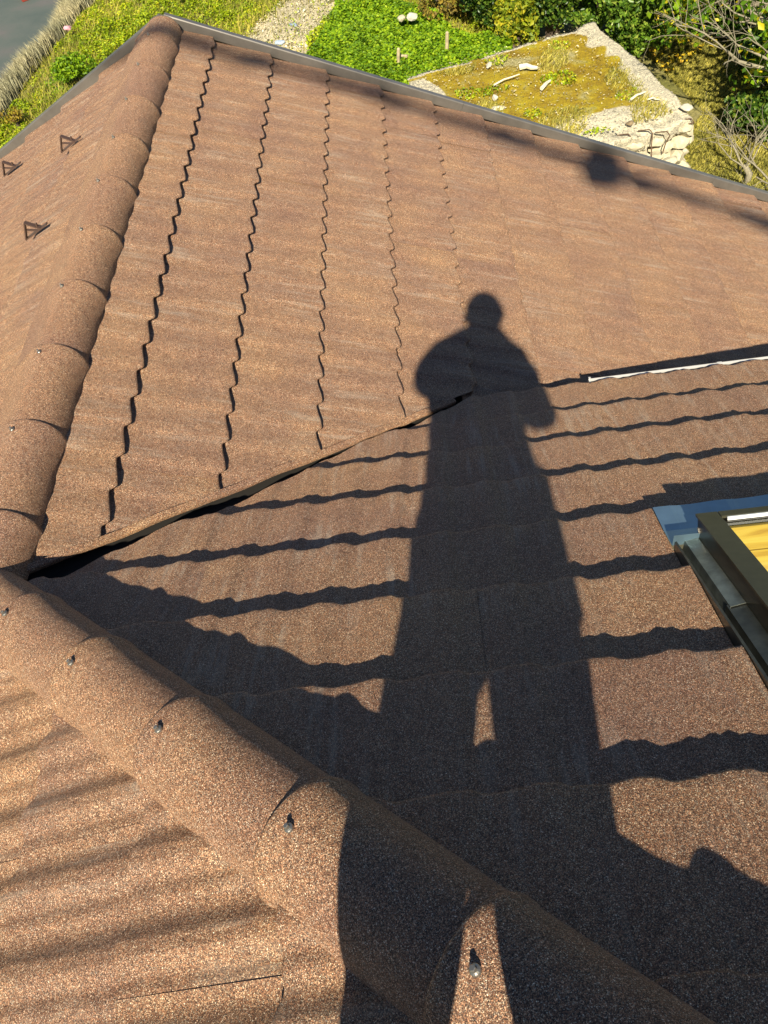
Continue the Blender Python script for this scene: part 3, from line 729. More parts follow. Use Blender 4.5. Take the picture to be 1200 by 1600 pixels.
tag(rock('stone', at(648, 62)+V((0, 0, .42)), (.11, .09, .08), WHS, seed=1), 'white stone in the ivy, right one of a pair', 'stone', 'white stones in the ivy')
tag(rock('stone', at(632, 64)+V((0, 0, .40)), (.09, .10, .07), STN, seed=2), 'duller pale stone in the ivy, left one of a pair', 'stone', 'white stones in the ivy')
tag(rock('stone', at(285, 11)+V((0, 0, .2)), (.10, .08, .06), STN, seed=3), 'small pale stone in the weeds beyond the gable peak', 'stone')
tag(rock('stone', at(475, 78)+V((0, 0, .08)), (.13, .08, .07), WHS, seed=4), 'white rubble lump at the near end of the bare earth', 'stone')
tag(rock('stone', at(525, 28)+V((0, 0, .08)), (.22, .09, .05), WHS, seed=5), 'flat whitish stone at the right of the bare earth', 'stone')
tag(rock('scrap', at(460, 45)+V((0, 0, .08)), (.14, .09, .05), BLU, seed=6), 'dark grey blue scrap in the middle of the bare earth', 'scrap')
tag(rock('scrap', at(439, 73)+V((0, 0, .08)), (.12, .09, .06), simple('pale_blue_scrap', (.42, .50, .62), .5, noise=.2), seed=8), 'pale blue scrap at the lower edge of the bare earth', 'scrap')
tag(rock('flower', at(115, 66)+V((0, 0, .3)), (.10, .08, .07), PNK, seed=9), 'pink flower between the dry grass and the weeds', 'flower')
RED = simple('red_paint', (.26, .035, .02), .5, noise=.15)
b = MB(); q = at(35, -2, GZ+.16); b.box(q+V((-.05, .2, 0)), (.09, .3, .04), Matrix.Rotation(.5, 3, 'Z')); tag(b.build('board', RED), 'short red board lying on the grey road', 'board')
WOOD = simple('stake_wood', (.45, .36, .22), .85, noise=.3, nscale=12)
def stake(px, py, h, label, tilt=.1):
    q = at(px, py); b = MB(); b.tube([q-V((0, 0, .1)), q+V((tilt*h*.5, .02, h*.5)), q+V((tilt*h, 0, h)), q+V((tilt*h, 0, h+.02))], [.035, .032, .030, .012], 7)
    tag(b.build('stake', WOOD), label, 'stake', 'wooden stakes beside the slab')
stake(698, 108, .62, 'weathered wooden stake in the ivy behind the slab edge')
stake(798, 78, .55, 'stubby wooden stake at the far end of the ivy', -.1)
stake(622, 122, .50, 'short wooden stake just left of the white slab corner', .15)
b = MB(); b.tube([at(626, 114)+V((0, 0, .3)), at(640, 116)+V((0, 0, .32))], [.03, .03], 6); tag(b.build('stick', WOOD), 'short pale stick lying beside the white slab corner', 'stick')

# ------------------------------------------------------------ mossy slab on its low stone building
ZS = -4.25
c0, c1, c2 = at(634, 121, ZS), at(928, 40, ZS), at(1083, 184, ZS); c3 = c0+c2-c1
shed = empty('outbuilding', (float((c0.x+c2.x)/2), float((c0.y+c2.y)/2), GZ), 'low ruined stone outbuilding with mossy concrete slab roof beyond the verge', 'outbuilding')
def slab_mat():
    m, n, p = newmat('mossy_concrete'); L = n.links.new
    at_ = N(n, 'ShaderNodeAttribute', attribute_name='moss'); tc = N(n, 'ShaderNodeTexCoord')
    a = N(n, 'ShaderNodeTexNoise', Scale=2.6, Detail=8.0, Roughness=.65); L(tc.outputs['Object'], a.inputs['Vector'])
    b = N(n, 'ShaderNodeTexNoise', Scale=34.0, Detail=6.0, Roughness=.75); L(tc.outputs['Object'], b.inputs['Vector'])
    moss = ramp(n, [(.3, (.20, .12, .006)), (.45, (.34, .23, .006)), (.6, (.45, .34, .008)), (.75, (.36, .38, .012))]); L(a.outputs['Fac'], moss.inputs[0])
    con = ramp(n, [(.25, (.22, .18, .12)), (.42, (.50, .45, .35)), (.6, (.72, .64, .47)), (.8, (.86, .80, .64))]); L(b.outputs['Fac'], con.inputs[0])
    lit = ramp(n, [(.3, (.20, .17, .05)), (.5, (.38, .33, .14)), (.7, (.52, .46, .25))]); L(b.outputs['Fac'], lit.inputs[0])
    sm = N(n, 'ShaderNodeTexNoise', Scale=1.3, Detail=6.0, Roughness=.6); L(tc.outputs['Object'], sm.inputs['Vector'])
    sr = ramp(n, [(.54, (0, 0, 0)), (.64, (1, 1, 1))]); L(sm.outputs['Fac'], sr.inputs[0])
    m1 = mixc(n); L(sr.outputs[0], m1.inputs[0]); L(moss.outputs[0], m1.inputs[6]); L(lit.outputs[0], m1.inputs[7])
    ed = N(n, 'ShaderNodeMath', operation='ADD'); L(at_.outputs['Fac'], ed.inputs[0])
    bb = N(n, 'ShaderNodeMath', operation='MULTIPLY_ADD'); L(b.outputs['Fac'], bb.inputs[0]); bb.inputs[1].default_value = .5; bb.inputs[2].default_value = -.25; L(bb.outputs[0], ed.inputs[1])
    er = ramp(n, [(.42, (0, 0, 0)), (.58, (1, 1, 1))]); L(ed.outputs[0], er.inputs[0])
    m2 = mixc(n); L(er.outputs[0], m2.inputs[0]); L(con.outputs[0], m2.inputs[6]); L(m1.outputs[2], m2.inputs[7])
    fine = ramp(n, [(.3, (.6, .6, .6)), (.7, (1.35, 1.35, 1.3))]); L(b.outputs['Fac'], fine.inputs[0])
    m3 = mixc(n, 'MULTIPLY', .7); L(m2.outputs[2], m3.inputs[6]); L(fine.outputs[0], m3.inputs[7])
    L(m3.outputs[2], p.inputs['Base Color']); p.inputs['Roughness'].default_value = .92
    bm = N(n, 'ShaderNodeBump', Strength=.8, Distance=.04); L(b.outputs['Fac'], bm.inputs['Height']); L(bm.outputs[0], p.inputs['Normal'])
    return m
SLM = slab_mat()
nu, nv = 150, 90
uu, vv = np.meshgrid(np.linspace(0, 1, nu), np.linspace(0, 1, nv))
q0, q1, q2, q3 = [np.array(c) for c in (c0, c1, c2, c3)]
Pm = (q0*(1-uu[..., None])+q1*uu[..., None])*(1-vv[..., None])+(q3*(1-uu[..., None])+q2*uu[..., None])*vv[..., None]
x, y = Pm[..., 0], Pm[..., 1]
edge = np.minimum(np.minimum(uu, 1-uu)*5.0, np.minimum(vv*4.0, (1-vv)*4.0))
wob = .05*noise2(x, y, 6, 41)+.025*noise2(x, y, 22, 42)+.10*noise2(x, y, 1.7, 48)
out = 1-np.clip(edge/.12, 0, 1)
ctr = (q0+q2)/2
Pm[..., 0] += (x-ctr[0])/4*wob*out*1.3; Pm[..., 1] += (y-ctr[1])/4*wob*out*1.6
z = .035*noise2(x, y, 1.6, 43)+.015*noise2(x, y, 7, 44)+.007*noise2(x, y, 31, 45)+.005*RNG.normal(size=x.shape)
rim = np.clip((uu-.90)/.05, 0, 1)*.07
dmg = np.clip((vv-.80)/.12+.8*noise2(x, y, 3.0, 46), 0, 1)*(.05+.05*noise2(x, y, 9, 47))
Pm[..., 2] += z+rim-dmg
moss = np.clip(1.0-np.clip((uu-.885+.05*noise2(x, y, 5, 50))/.05, 0, 1)-np.clip((vv-.76+.07*noise2(x, y, 3, 51))/.08, 0, 1)-np.clip((.14-uu+.06*noise2(x, y, 4, 52))/.04, 0, 1)*np.clip((vv-.0)/.1, 0, 1)-np.clip((.03-vv)/.02, 0, 1)*(noise2(x, y, 3, 53) > -.2)-.9*(np.hypot((uu-.22), (vv-.68)*.7) < .07), 0, 1)
top = Pm.reshape(-1, 3); idx = np.arange(nu*nv).reshape(nv, nu)
f = np.stack([idx[:-1, :-1], idx[:-1, 1:], idx[1:, 1:], idx[1:, :-1]], -1).reshape(-1, 4)
bd = np.concatenate([idx[0, :], idx[1:, -1], idx[-1, -2::-1], idx[-2:0:-1, 0]]); nb = len(bd)
lv = []; base = len(top)
for j, dz in enumerate((.05, .12, .20)):
    q = top[bd].copy(); q[:, 2] = np.minimum(q[:, 2], ZS+.05)-dz+.012*RNG.normal(size=nb); inw = (ctr[:2]-q[:, :2]); q[:, :2] += inw/np.linalg.norm(inw, axis=1)[:, None]*(.01+.015*RNG.normal(size=(nb, 1))+.02*j); lv.append(q)
prev = bd; ff = [f]
for j in range(3):
    cur = base+j*nb+np.arange(nb); ff.append(np.stack([prev, cur, np.roll(cur, -1), np.roll(prev, -1)], -1)); prev = cur
allv = np.concatenate([top]+lv)-np.array(shed.location); fa_ = np.concatenate(ff)
sm_ = npmesh('roof_slab', allv, fa_)
att = sm_.attributes.new('moss', 'FLOAT', 'POINT'); att.data.foreach_set('value', np.concatenate([moss.ravel(), np.zeros(3*nb)]).astype(np.float32))
if sm_.polygons[nu*10].normal.z < 0: sm_.flip_normals()
sm_.materials.append(SLM); so_ = bpy.data.objects.new('roof_slab', sm_); COL.objects.link(so_); so_.parent = shed
# rubble masonry of the walls, stone by stone
k = 0
def stone_wall(A, B, ztop, zbot, inset):
    global k
    A, B = V(A), V(B); L_ = (B-A).length; t = (B-A).normalized(); z = zbot
    while z < ztop:
        hgt = random.uniform(.15, .21); s_ = random.uniform(-.2, 0)
        while s_ < L_:
            w = random.uniform(.20, .38); q = A+t*(s_+w/2)+inset*random.uniform(.08, .16)
            o = rock('stone', (q.x, q.y, z+hgt/2), (w*.62, .16, hgt*.62), STN, shed, seed=k, sub=2)
            k += 1; s_ += w
        z += hgt
inn = lambda a, b: (V((ctr[0], ctr[1], 0))-V(((a.x+b.x)/2, (a.y+b.y)/2, 0))).normalized()
stone_wall(c2, c3, ZS-.20, GZ-.05, inn(c2, c3)); stone_wall(c1, c2, ZS-.20, GZ-.05, inn(c1, c2))
for i in range(48):                                     # broken masonry below the near right corner
    t = random.uniform(.10, .62); q = c2.lerp(c3, t)-inn(c2, c3)*random.uniform(-.05, .38)
    rock('stone', (q.x, q.y, ZS-.30-random.uniform(0, .40)), (random.uniform(.07, .17), random.uniform(.07, .13), random.uniform(.05, .10)), STN, shed, seed=500+i)
core = MB(); cc = [V((p.x, p.y, 0)).lerp(V((ctr[0], ctr[1], 0)), .12) for p in (c0, c1, c2, c3)]
core.v = [V((p.x, p.y, z_)) for p in cc for z_ in (GZ-.1, ZS-.2)]
core.f = [[2*i, 2*i+1, (2*i+3) % 8, (2*i+2) % 8] for i in range(4)]; core.build('wall_core', simple('mortar', (.30, .26, .19), .95, noise=.3), shed)
RUST = simple('rusty_bar', (.12, .07, .04), .8, noise=.3)
for (a, b_) in (((1018, 205), (1018, 246)), ((985, 212), (980, 238)), ((1045, 208), (1035, 240)), ((1083, 188), (1040, 206))):
    p, q = at(a[0], a[1], ZS-.02), at(b_[0], b_[1], ZS-.30)
    bb = MB(); bb.tube([p+V((-.16, .10, -.02)), p+V((-.03, .0, .03)), p+V((.01, -.03, -.02)), q.lerp(p, .5), q], .009, 6); bb.build('rebar', RUST, shed)
# things lying on the slab
def lump(px, py, d, mat, label, cat='stone', seed=0, dz=.03): tag(rock('stone', at(px, py, ZS)+V((0, 0, dz)), tuple(q_*.72 for q_ in d), mat, seed=seed), label, cat)
lump(1070, 176, (.11, .17, .07), WHS, 'large white stone on the right corner of the mossy slab', seed=21, dz=.07)
lump(764, 104, (.17, .07, .04), WHS, 'flat white stone in the brown moss of the slab', seed=22)
lump(774, 158, (.09, .08, .07), WHS, 'round white stone near the verge in the slab middle', seed=23, dz=.05)
lump(778, 172, (.20, .10, .05), WHS, 'low white rubble heap in front of the round stone', seed=24, dz=.02)
lump(983, 198, (.08, .08, .05), simple('brown_stone', (.22, .16, .09), .9, noise=.3), 'round brown stone on the pale broken slab border', seed=25, dz=.05)
def stick(a, b_, label, r=.018):
    p, q = at(*a, ZS)+V((0, 0, .07)), at(*b_, ZS)+V((0, 0, .08)); bb = MB()
    bb.tube([p, p.lerp(q, .35)+V((.02, .03, .01)), p.lerp(q, .7)+V((-.01, .01, 0)), q], [r, r*.9, r*.8, r*.5], 6)
    tag(bb.build('stick', simple('bleached_wood', (.72, .66, .50), .8, noise=.15)), label, 'stick')
stick((812, 112), (840, 114), 'thick pale stick lying flat on the dry part of the slab', .045)
stick((846, 146), (860, 134), 'short pale stick leaning up the middle of the slab', .03)
stick((985, 163), (1008, 152), 'thin crooked twig on the moss near the right corner')
stick((1012, 163), (1030, 164), 'straight thin twig nearest the slab right corner', .012)
stick((772, 140), (812, 124), 'long thin twig lying across the left half of the slab', .014)
# tufts and litter growing on the slab
sp = area_pts([c0.lerp(c2, .06), c1.lerp(c3, .06), c2.lerp(c0, .06), c3.lerp(c1, .06)], 16000)
nzs = noise2(sp[:, 0], sp[:, 1], 2.2, 61); sp = sp[nzs > .22]
stuff('slab_grass', [blades(np.stack([sp[:, 0], sp[:, 1], np.full(len(sp), ZS+.01)], 1), .085, .011, 1.0)], LAWN, None, None, shed)
sp = area_pts([c0.lerp(c2, .06), c1.lerp(c3, .06), c2.lerp(c0, .06), c3.lerp(c1, .06)], 7000); nzs = noise2(sp[:, 0], sp[:, 1], 3.1, 62); sp = sp[nzs > .36]
stuff('slab_weeds', [leaves(np.stack([sp[:, 0], sp[:, 1], np.full(len(sp), ZS+.04)], 1), .045, up=.4)], GREEN, None, None, shed)
sp = area_pts([c0, c1, c2, c3], 1800)
stuff('slab_litter', [leaves(np.stack([sp[:, 0], sp[:, 1], np.full(len(sp), ZS+.045)], 1), .035, up=.7, aspect=2.5)], RUB, None, None, shed)

# ------------------------------------------------------------ dry lawn right of the slab
lp = P2([(985, 60), (1010, 20), (1300, -20), (1300, 420), (960, 420), (1030, 250), (1100, 180)]); lw = area_pts(lp, 60000)
stuff('lawn', [blades(np.stack([lw[:, 0], lw[:, 1], gh(lw[:, 0], lw[:, 1])], 1), .085, .013, .9)], LAWN, 'short dry olive lawn right of the mossy slab', 'lawn')
fl = area_pts(lp, 1800); fl = fl[noise2(fl[:, 0], fl[:, 1], 1.2, 70) > .05]
stuff('fallen_leaves', [leaves(np.stack([fl[:, 0], fl[:, 1], gh(fl[:, 0], fl[:, 1])+.08], 1), .09, up=.7)], leafmat('fallen', [(0, (.75, .50, .02)), (.6, (.85, .62, .05)), (1, (.55, .30, .04))], .6, .2), 'yellow fallen leaves scattered over the dry lawn', 'leaves')

# ------------------------------------------------------------ shrubs and trees
def crown_pts(lobes, n, hollow=.55):
    w = np.array([l[3]*l[4]*l[5] for l in lobes])**(2/3); w = w/w.sum(); out = []; nr = []
    for l, ww in zip(lobes, w):
        m = int(n*ww)+1; d = unit(RNG.normal(size=(m, 3))); r = RNG.uniform(hollow, 1.0, m)**.6
        bump = 1+.18*np.sin(d[:, 0]*7+l[0]*3)*np.cos(d[:, 1]*6+l[1])+.12*np.sin(d[:, 2]*11+l[2])
        q = d*(r*bump)[:, None]*np.array(l[3:6])+np.array(l[0:3]); out.append(q); nr.append(d)
    C, D = np.concatenate(out), np.concatenate(nr)
    g = np.sin(C[:, 0]*5.3)+np.sin(C[:, 1]*6.1+1)+np.sin(C[:, 2]*6.7+2)+.8*np.sin(C[:, 0]*13+C[:, 1]*11)
    k = g > -1.0
    return C[k], D[k]
def bush(name, px, py, rx, ry, h, mat, label, cat, n=5000, leaf=.07, group=None, seed=0, stems=5, bark=DKBK, up=.35, aspect=1.6):
    rr = random.Random(seed); q = at(px, py); q = V((q.x, q.y, GZ))
    lobes = []
    for i in range(9):
        a = rr.uniform(0, 6.28); r = rr.uniform(.1, .62)
        hz = rr.uniform(.38, .78)*h
        lobes.append((q.x+rx*r*math.cos(a), q.y+ry*r*math.sin(a), GZ+hz, rx*rr.uniform(.36, .5), ry*rr.uniform(.36, .5), h*rr.uniform(.22, .34)))
    t = empty(name, q, label, cat, group)
    C, D = crown_pts(lobes, n)
    v, f = leaves(C, leaf, D, up=up, aspect=aspect); me = npmesh('crown', v-np.array(q), f); me.materials.append(mat)
    o = bpy.data.objects.new('crown', me); COL.objects.link(o); o.parent = t
    for i in range(stems):
        l = lobes[i]; b = MB(); e = V(l[:3]); s0 = V((rr.uniform(-.1, .1)*rx, rr.uniform(-.1, .1)*ry, -.05))
        b.tube([q+s0, q+s0*1.2+V((0, 0, .3*h)), q.lerp(e, .6)+V((0, 0, .1)), e, e+V((rr.uniform(-.2, .2), rr.uniform(-.2, .2), l[5]*.8))], [.05, .042, .03, .018, .006], 6); b.build('stem', bark, t)
    return t
LIME = leafmat('lime_leaf', [(0, (.10, .15, .015)), (.5, (.28, .36, .02)), (1, (.60, .50, .03))])
LAUR = leafmat('laurel_leaf', [(0, (.04, .09, .01)), (.4, (.11, .22, .02)), (.8, (.24, .36, .04)), (1, (.42, .50, .09))], .35, .3)
bush('shrub', 705, 22, .95, 1.1, 1.1, AUT, 'reddish brown autumn shrub behind the ivy mat', 'shrub', 9000, .07, seed=1)
bush('shrub', 640, -40, 1.2, 1.3, 1.1, leafmat('olive_leaf', [(0, (.08, .10, .02)), (.5, (.24, .26, .04)), (1, (.38, .32, .06))]), 'olive and rust coloured shrub left of the autumn shrub', 'shrub', 8000, .07, seed=11)
bush('shrub', 806, 82, .42, .6, 1.0, LIME, 'yellow green vine shrub between ivy and slab', 'shrub', 3000, .10, seed=2)
bush('shrub', 775, 48, .75, .9, 1.5, DKLEAF, 'dark green shrub behind the yellow green vine', 'shrub', 8000, .08, seed=3)
bush('shrub', 862, 66, .85, .8, 1.7, DKLEAF, 'grey green dense shrub behind the middle of the slab back edge', 'shrub', 12000, .075, seed=4)
bush('shrub', 930, 62, .85, .8, 1.8, LAUR, 'leafy green shrub rising over the slab top corner', 'shrub', 12000, .085, seed=14)
bush('shrub', 985, 98, .62, .8, 1.35, LAUR, 'bright glossy laurel shrub right of the slab top corner', 'shrub', 9000, .09, seed=5)
bush('shrub', 1010, 15, 1.2, 1.1, 1.7, DKLEAF, 'large dark shrub at the top edge left of the yellow leaved tree', 'shrub', 12000, .09, seed=6)
bush('shrub', 850, -15, 1.7, 1.2, 2.0, DKLEAF, 'large dark shrub at the top edge above the slab', 'shrub', 16000, .085, seed=7)
bush('shrub', 1130, 62, .9, .9, 1.3, DKLEAF, 'added dark shrub standing in for the shade under the yellow leaved tree', 'shrub', 6000, .11, seed=15)  # added dark leaves take the place of shade below the crown
bush('shrub', 1195, 130, .8, .9, 1.3, DKLEAF, 'added deep green shrub standing in for shade behind the bare limbs at the right border', 'shrub', 6000, .11, seed=16)  # added dark leaves take the place of shade between the trees
bush('shrub', 1180, 222, .5, .7, .7, DKLEAF, 'low dark green shrub under the bare branches', 'shrub', 3600, .09, seed=8)
bush('shrub', 30, 196, .3, .5, .35, leafmat('reddish_weed', [(0, (.20, .10, .02)), (.6, (.40, .30, .03)), (1, (.5, .42, .05))]), 'small rusty yellow weed at the edge of the dry grass', 'weed', 300, .06, seed=9, stems=2)
bush('shrub', 122, 132, .55, .7, .62, IVY, 'added dark green weed clump standing in for a round shadow close to the left verge', 'weed', 2600, .06, seed=10, stems=2)  # added clump, its dark leaves imitate a round cast shadow

def branches(b, p, d, L, r, depth, rr, tips, spread=.55, droop=.0):
    if depth == 0 or r < .0016: tips.append(p); return
    n = 4; pts = [p]; rad = [r]; q = p; dd = d
    for i in range(n):
        dd = (dd+V((rr.gauss(0, .16), rr.gauss(0, .16), rr.gauss(0, .12)-droop))).normalized(); q = q+dd*L/n; pts.append(q); rad.append(r*(1-.42*(i+1)/n))
    b.tube(pts, rad, 6 if r > .02 else 4, cap=False)
    for i in range(rr.choice((2, 3, 3))):
        a = V((rr.gauss(0, 1), rr.gauss(0, 1), rr.gauss(0, .7))).normalized(); k = rr.randint(2, n)
        branches(b, pts[k], (dd+a*spread*1.5).normalized(), L*rr.uniform(.55, .82), rad[k]*rr.uniform(.55, .8), depth-1, rr, tips, spread, droop)
# yellow leaved tree, upper right
def leafy_tree():
    q = at(1225, 150); q = V((q.x, q.y, GZ)); t = empty('tree', q, 'tree with large drooping green and bright yellow leaves, top right', 'tree')
    b = MB(); b.tube([q-V((0, 0, .1)), q+V((.05, .1, .6)), q+V((0, .15, 1.2)), q+V((.05, .1, 1.7))], [.13, .11, .09, .05], 9); b.build('trunk', BARK, t, True)
    rr = random.Random(5); tips = []
    for i in range(8):
        a = i/8*6.28+rr.uniform(-.3, .3); bb = MB(); branches(bb, q+V((0, .1, .75+.11*i)), V((math.cos(a), math.sin(a), .45)).normalized(), .95, .045, 4, rr, tips, .5, .04)
        bb.build('limb', BARK, t, True)
    C = np.array([tuple(p) for p in tips]); C = np.repeat(C, 11, 0)+RNG.normal(0, .15, (len(C)*11, 3))
    v, f = leaves(C, .115, up=.25, aspect=1.7, fold=.12); stuff('crown', (v, f), YEL, None, None, t, None)
    return t
leafy_tree()
# bare tree: thorny grey branches crossing the right border
def bare_tree(px, py, H, seed, label, limbs, spread=.55, zc=0):
    q = at(px, py); q = V((q.x, q.y, GZ)); t = empty('bare_tree', q, label, 'tree'); rr = random.Random(seed)
    b = MB(); b.tube([q-V((0, 0, .1)), q+V((.03, 0, H*.5)), q+V((-.05, .05, H))], [.055, .045, .034], 8); b.build('trunk', TWIG, t, True)
    for (dx, dy, dz, L, r, dep) in limbs:
        bb = MB(); tips = []; branches(bb, q+V((-.03, .03, H*rr.uniform(.7, 1))), V((dx, dy, dz)).normalized(), L, r, dep, rr, tips, spread); bb.build('limb', TWIG, t, True)
    return t
bare_tree(1235, 235, 1.3, 3, 'bare lichen covered tree with long crooked limbs at the right border', [(-.9, .35, .5, 1.25, .032, 7), (-.5, .8, .6, 1.2, .030, 7), (-1, -.1, .35, 1.0, .024, 7), (-.2, 1, .4, 1.2, .026, 7), (-.6, .5, 1, 1.0, .024, 6), (.2, .7, .7, 1.1, .024, 6)])
bare_tree(1165, 285, .25, 8, 'low bare bush of fine pale twigs just above the verge', [(-.6, .6, .7, .62, .014, 7), (-.2, .9, .7, .66, .014, 7), (-.9, .1, .6, .56, .013, 7), (.3, .7, .8, .66, .014, 7), (.6, .2, .8, .55, .013, 7), (0, -.2, 1, .5, .013, 7)], .5)
bare_tree(1215, 330, .35, 12, 'bare bush with yellow lichen in the corner where verge leaves the picture', [(-.7, .6, .8, .75, .018, 7), (0, .9, .8, .8, .018, 7), (.5, .6, .8, .7, .016, 7), (-.9, .0, .6, .6, .015, 7)], .5)

# ------------------------------------------------------------ overhead cable behind the photographer
CB_ = simple('cable_rubber', (.03, .03, .03), .6)
def shadow_src(px, py, dy=13.0, plane='A'):
    n_ = NA; d = r_*((px-600)/FPX) - u_*((py-800)/FPX) + f_; t = -CAM.dot(n_)/d.dot(n_); P = CAM+d*t
    return P-SUN*(dy/SUN.y)
cabp = [shadow_src(*p) for p in ((290, 62), (400, 97), (500, 122), (600, 152), (700, 186), (800, 218), (900, 250), (1000, 285), (1100, 317), (1200, 352))]
d0_ = (cabp[0]-cabp[2]).normalized(); d1_ = (cabp[-1]-cabp[-3]).normalized()
post_a = cabp[0]+V((-4.5, d0_.y*4.5/abs(d0_.x)*.6, .55)); post_b = cabp[-1]+V((5.5, d1_.y*5.5/abs(d1_.x)*.6, .5))
cp = [post_a, cabp[0].lerp(post_a, .5)-V((0, 0, .12))]+cabp+[cabp[-1].lerp(post_b, .5)-V((0, 0, .12)), post_b]
fine_ = []
for a, b_ in zip(cp, cp[1:]):
    for j in range(8): fine_.append(a.lerp(b_, j/8))
fine_.append(cp[-1])
cable = empty('overhead_cable', post_a, 'thick bundled overhead cable whose blurred shadow crosses the far roof slope', 'cable')
for s_ in range(3):
    b = MB(); pts_ = []
    for i, p in enumerate(fine_):
        a = i*.55+s_*2.09; R_ = .040+.022*math.sin(i*.37); pts_.append(p+V((0, math.cos(a)*R_, math.sin(a)*R_)))
    b.tube(pts_, [.026+.008*math.sin(i*.8+s_) for i in range(len(pts_))], 6); b.build('strand', CB_, cable)
jp = shadow_src(938, 256); jb = MB(); Rj = Matrix.Rotation(.25, 3, 'Y')
jb.box(jp-V((0, 0, .06)), (.13, .08, .15), Rj).box(jp+V((0, 0, .12)), (.07, .04, .05), Rj); jb.build('junction_box', CB_, cable)
b = MB(); b.tube([shadow_src(845, 243, 5.2), shadow_src(900, 258, 5.2), shadow_src(962, 268, 5.2)]+[cp[-2]+V((0, .4, .05)), post_b+V((0, .1, .1))], .006, 5); b.build('thin_wire', CB_, cable)
PW_ = simple('pole_wood', (.16, .11, .07), .85, noise=.3, bump=.4)
for p, l in ((post_a, 'tall wooden pole holding the left end of the cable'), (post_b, 'tall wooden pole holding the right end of the cable')):
    b = MB(); b.tube([V((p.x, p.y-.14, GZ-.3)), V((p.x, p.y-.13, p.z+.5))], [.14, .10], 12); tag(b.build('utility_pole', PW_), l, 'pole', 'utility poles')

# ------------------------------------------------------------ the photographer, standing astride the hip
def skin_mesh(name, joints, edges, root=0, sub=2):
    """joints: list of ((x,y,z),(rx,ry))"""
    me = bpy.data.meshes.new(name); me.from_pydata([j[0] for j in joints], edges, []); o = bpy.data.objects.new(name, me); COL.objects.link(o)
    o.modifiers.new('s', 'SKIN'); o.modifiers.new('d', 'SUBSURF').levels = sub; o.modifiers['d'].render_levels = sub
    for i, j in enumerate(joints): me.skin_vertices[0].data[i].radius = j[1]; me.skin_vertices[0].data[i].use_root = (i == root)
    dg = bpy.context.evaluated_depsgraph_get(); m2 = bpy.data.meshes.new_from_object(o.evaluated_get(dg)); bpy.data.objects.remove(o)
    m2.name = name; m2.polygons.foreach_set('use_smooth', [True]*len(m2.polygons)); return m2
FX, FY = 1.42, -1.75
person = empty('person', (FX, FY, .68), 'person in dark jacket and trousers astride the roof hip, holding a phone', 'person')
SKIN = simple('skin', (.45, .25, .16), .55); JKT = simple('jacket_cloth', (.03, .035, .05), .85, noise=.2, nscale=60)
TRS = simple('trouser_cloth', (.035, .04, .06), .9, noise=.2, nscale=60); HAIR = simple('hair', (.03, .02, .015), .7, noise=.3, nscale=80); SHOE = simple('shoe_rubber', (.05, .045, .04), .7)
def pj(name, joints, edges, mat, root=0, sub=2, parent=person):
    m = skin_mesh(name, joints, edges, root, sub); m.materials.append(mat); return link(name, m, None, parent)
phc = CAM - f_*.016 - u_*.055 - r_*.012                  # phone centre
hl_, hr_ = phc-r_*.050-u_*.02-f_*.012, phc+r_*.054+u_*.015-f_*.014     # where the palms close on it
gl_, gr_ = KA*1.29, KA*1.58
J = [((1.425, FY, 1.55), (.08, .09)), ((1.40, FY+.0, 1.66), (.145, .10)), ((1.39, FY+.01, 1.92), (.165, .11)), ((1.40, FY+.01, 2.10), (.15, .09)), ((1.425, FY+.03, 2.19), (.055, .055)),
     ((1.440, FY+.05, 2.27), (.06, .07)), ((1.445, FY+.055, 2.37), (.085, .105)), ((1.445, FY+.045, 2.44), (.072, .09)),
     ((1.24, FY, 2.135), (.062, .062)), ((1.175, FY+.13, 1.91), (.046, .046)), (tuple(hl_-V((.07, .06, .02))), (.028, .028)),
     ((1.57, FY, 2.10), (.062, .062)), ((1.655, FY+.10, 1.78), (.046, .046)), (tuple(hr_+V((.06, -.05, -.03))), (.028, .028)),
     ((1.315, FY, 1.36), (.06, .06)), ((1.305, FY+.06, 1.00), (.058, .058)), ((1.29, FY-.02, gl_+.10), (.036, .036)), ((1.27, FY+.13, gl_+.055), (.038, .028)),
     ((1.545, FY, 1.36), (.06, .06)), ((1.555, FY+.06, 1.08), (.058, .058)), ((1.58, FY-.02, gr_+.10), (.036, .036)), ((1.60, FY+.13, gr_+.055), (.038, .028))]
Eg = [(0, 1), (1, 2), (2, 3), (3, 4), (4, 5), (5, 6), (6, 7), (3, 8), (8, 9), (9, 10), (3, 11), (11, 12), (12, 13), (0, 14), (14, 15), (15, 16), (16, 17), (0, 18), (18, 19), (19, 20), (20, 21)]
pj('body', J, Eg, SKIN)
pj('jacket', [((1.43, FY, 1.49), (.10, .13)), ((1.425, FY, 1.53), (.14, .185)), ((1.405, FY, 1.64), (.155, .22)), ((1.385, FY+.01, 1.88), (.17, .25)), ((1.40, FY+.01, 2.10), (.14, .22)), ((1.44, FY+.02, 2.23), (.115, .13)), ((1.445, FY+.02, 2.30), (.10, .105)),
      ((1.21, FY, 2.16), (.105, .105)), ((1.175, FY+.13, 1.915), (.088, .088)), (tuple(hl_-V((.10, .09, .03))), (.05, .05)),
      ((1.575, FY, 2.05), (.105, .105)), ((1.668, FY+.10, 1.690), (.082, .082)), (tuple(hr_+V((.085, -.07, -.05))), (.05, .05))],
   [(0, 1), (1, 2), (2, 3), (3, 4), (4, 5), (5, 6), (4, 7), (7, 8), (8, 9), (4, 10), (10, 11), (11, 12)], JKT, 2)
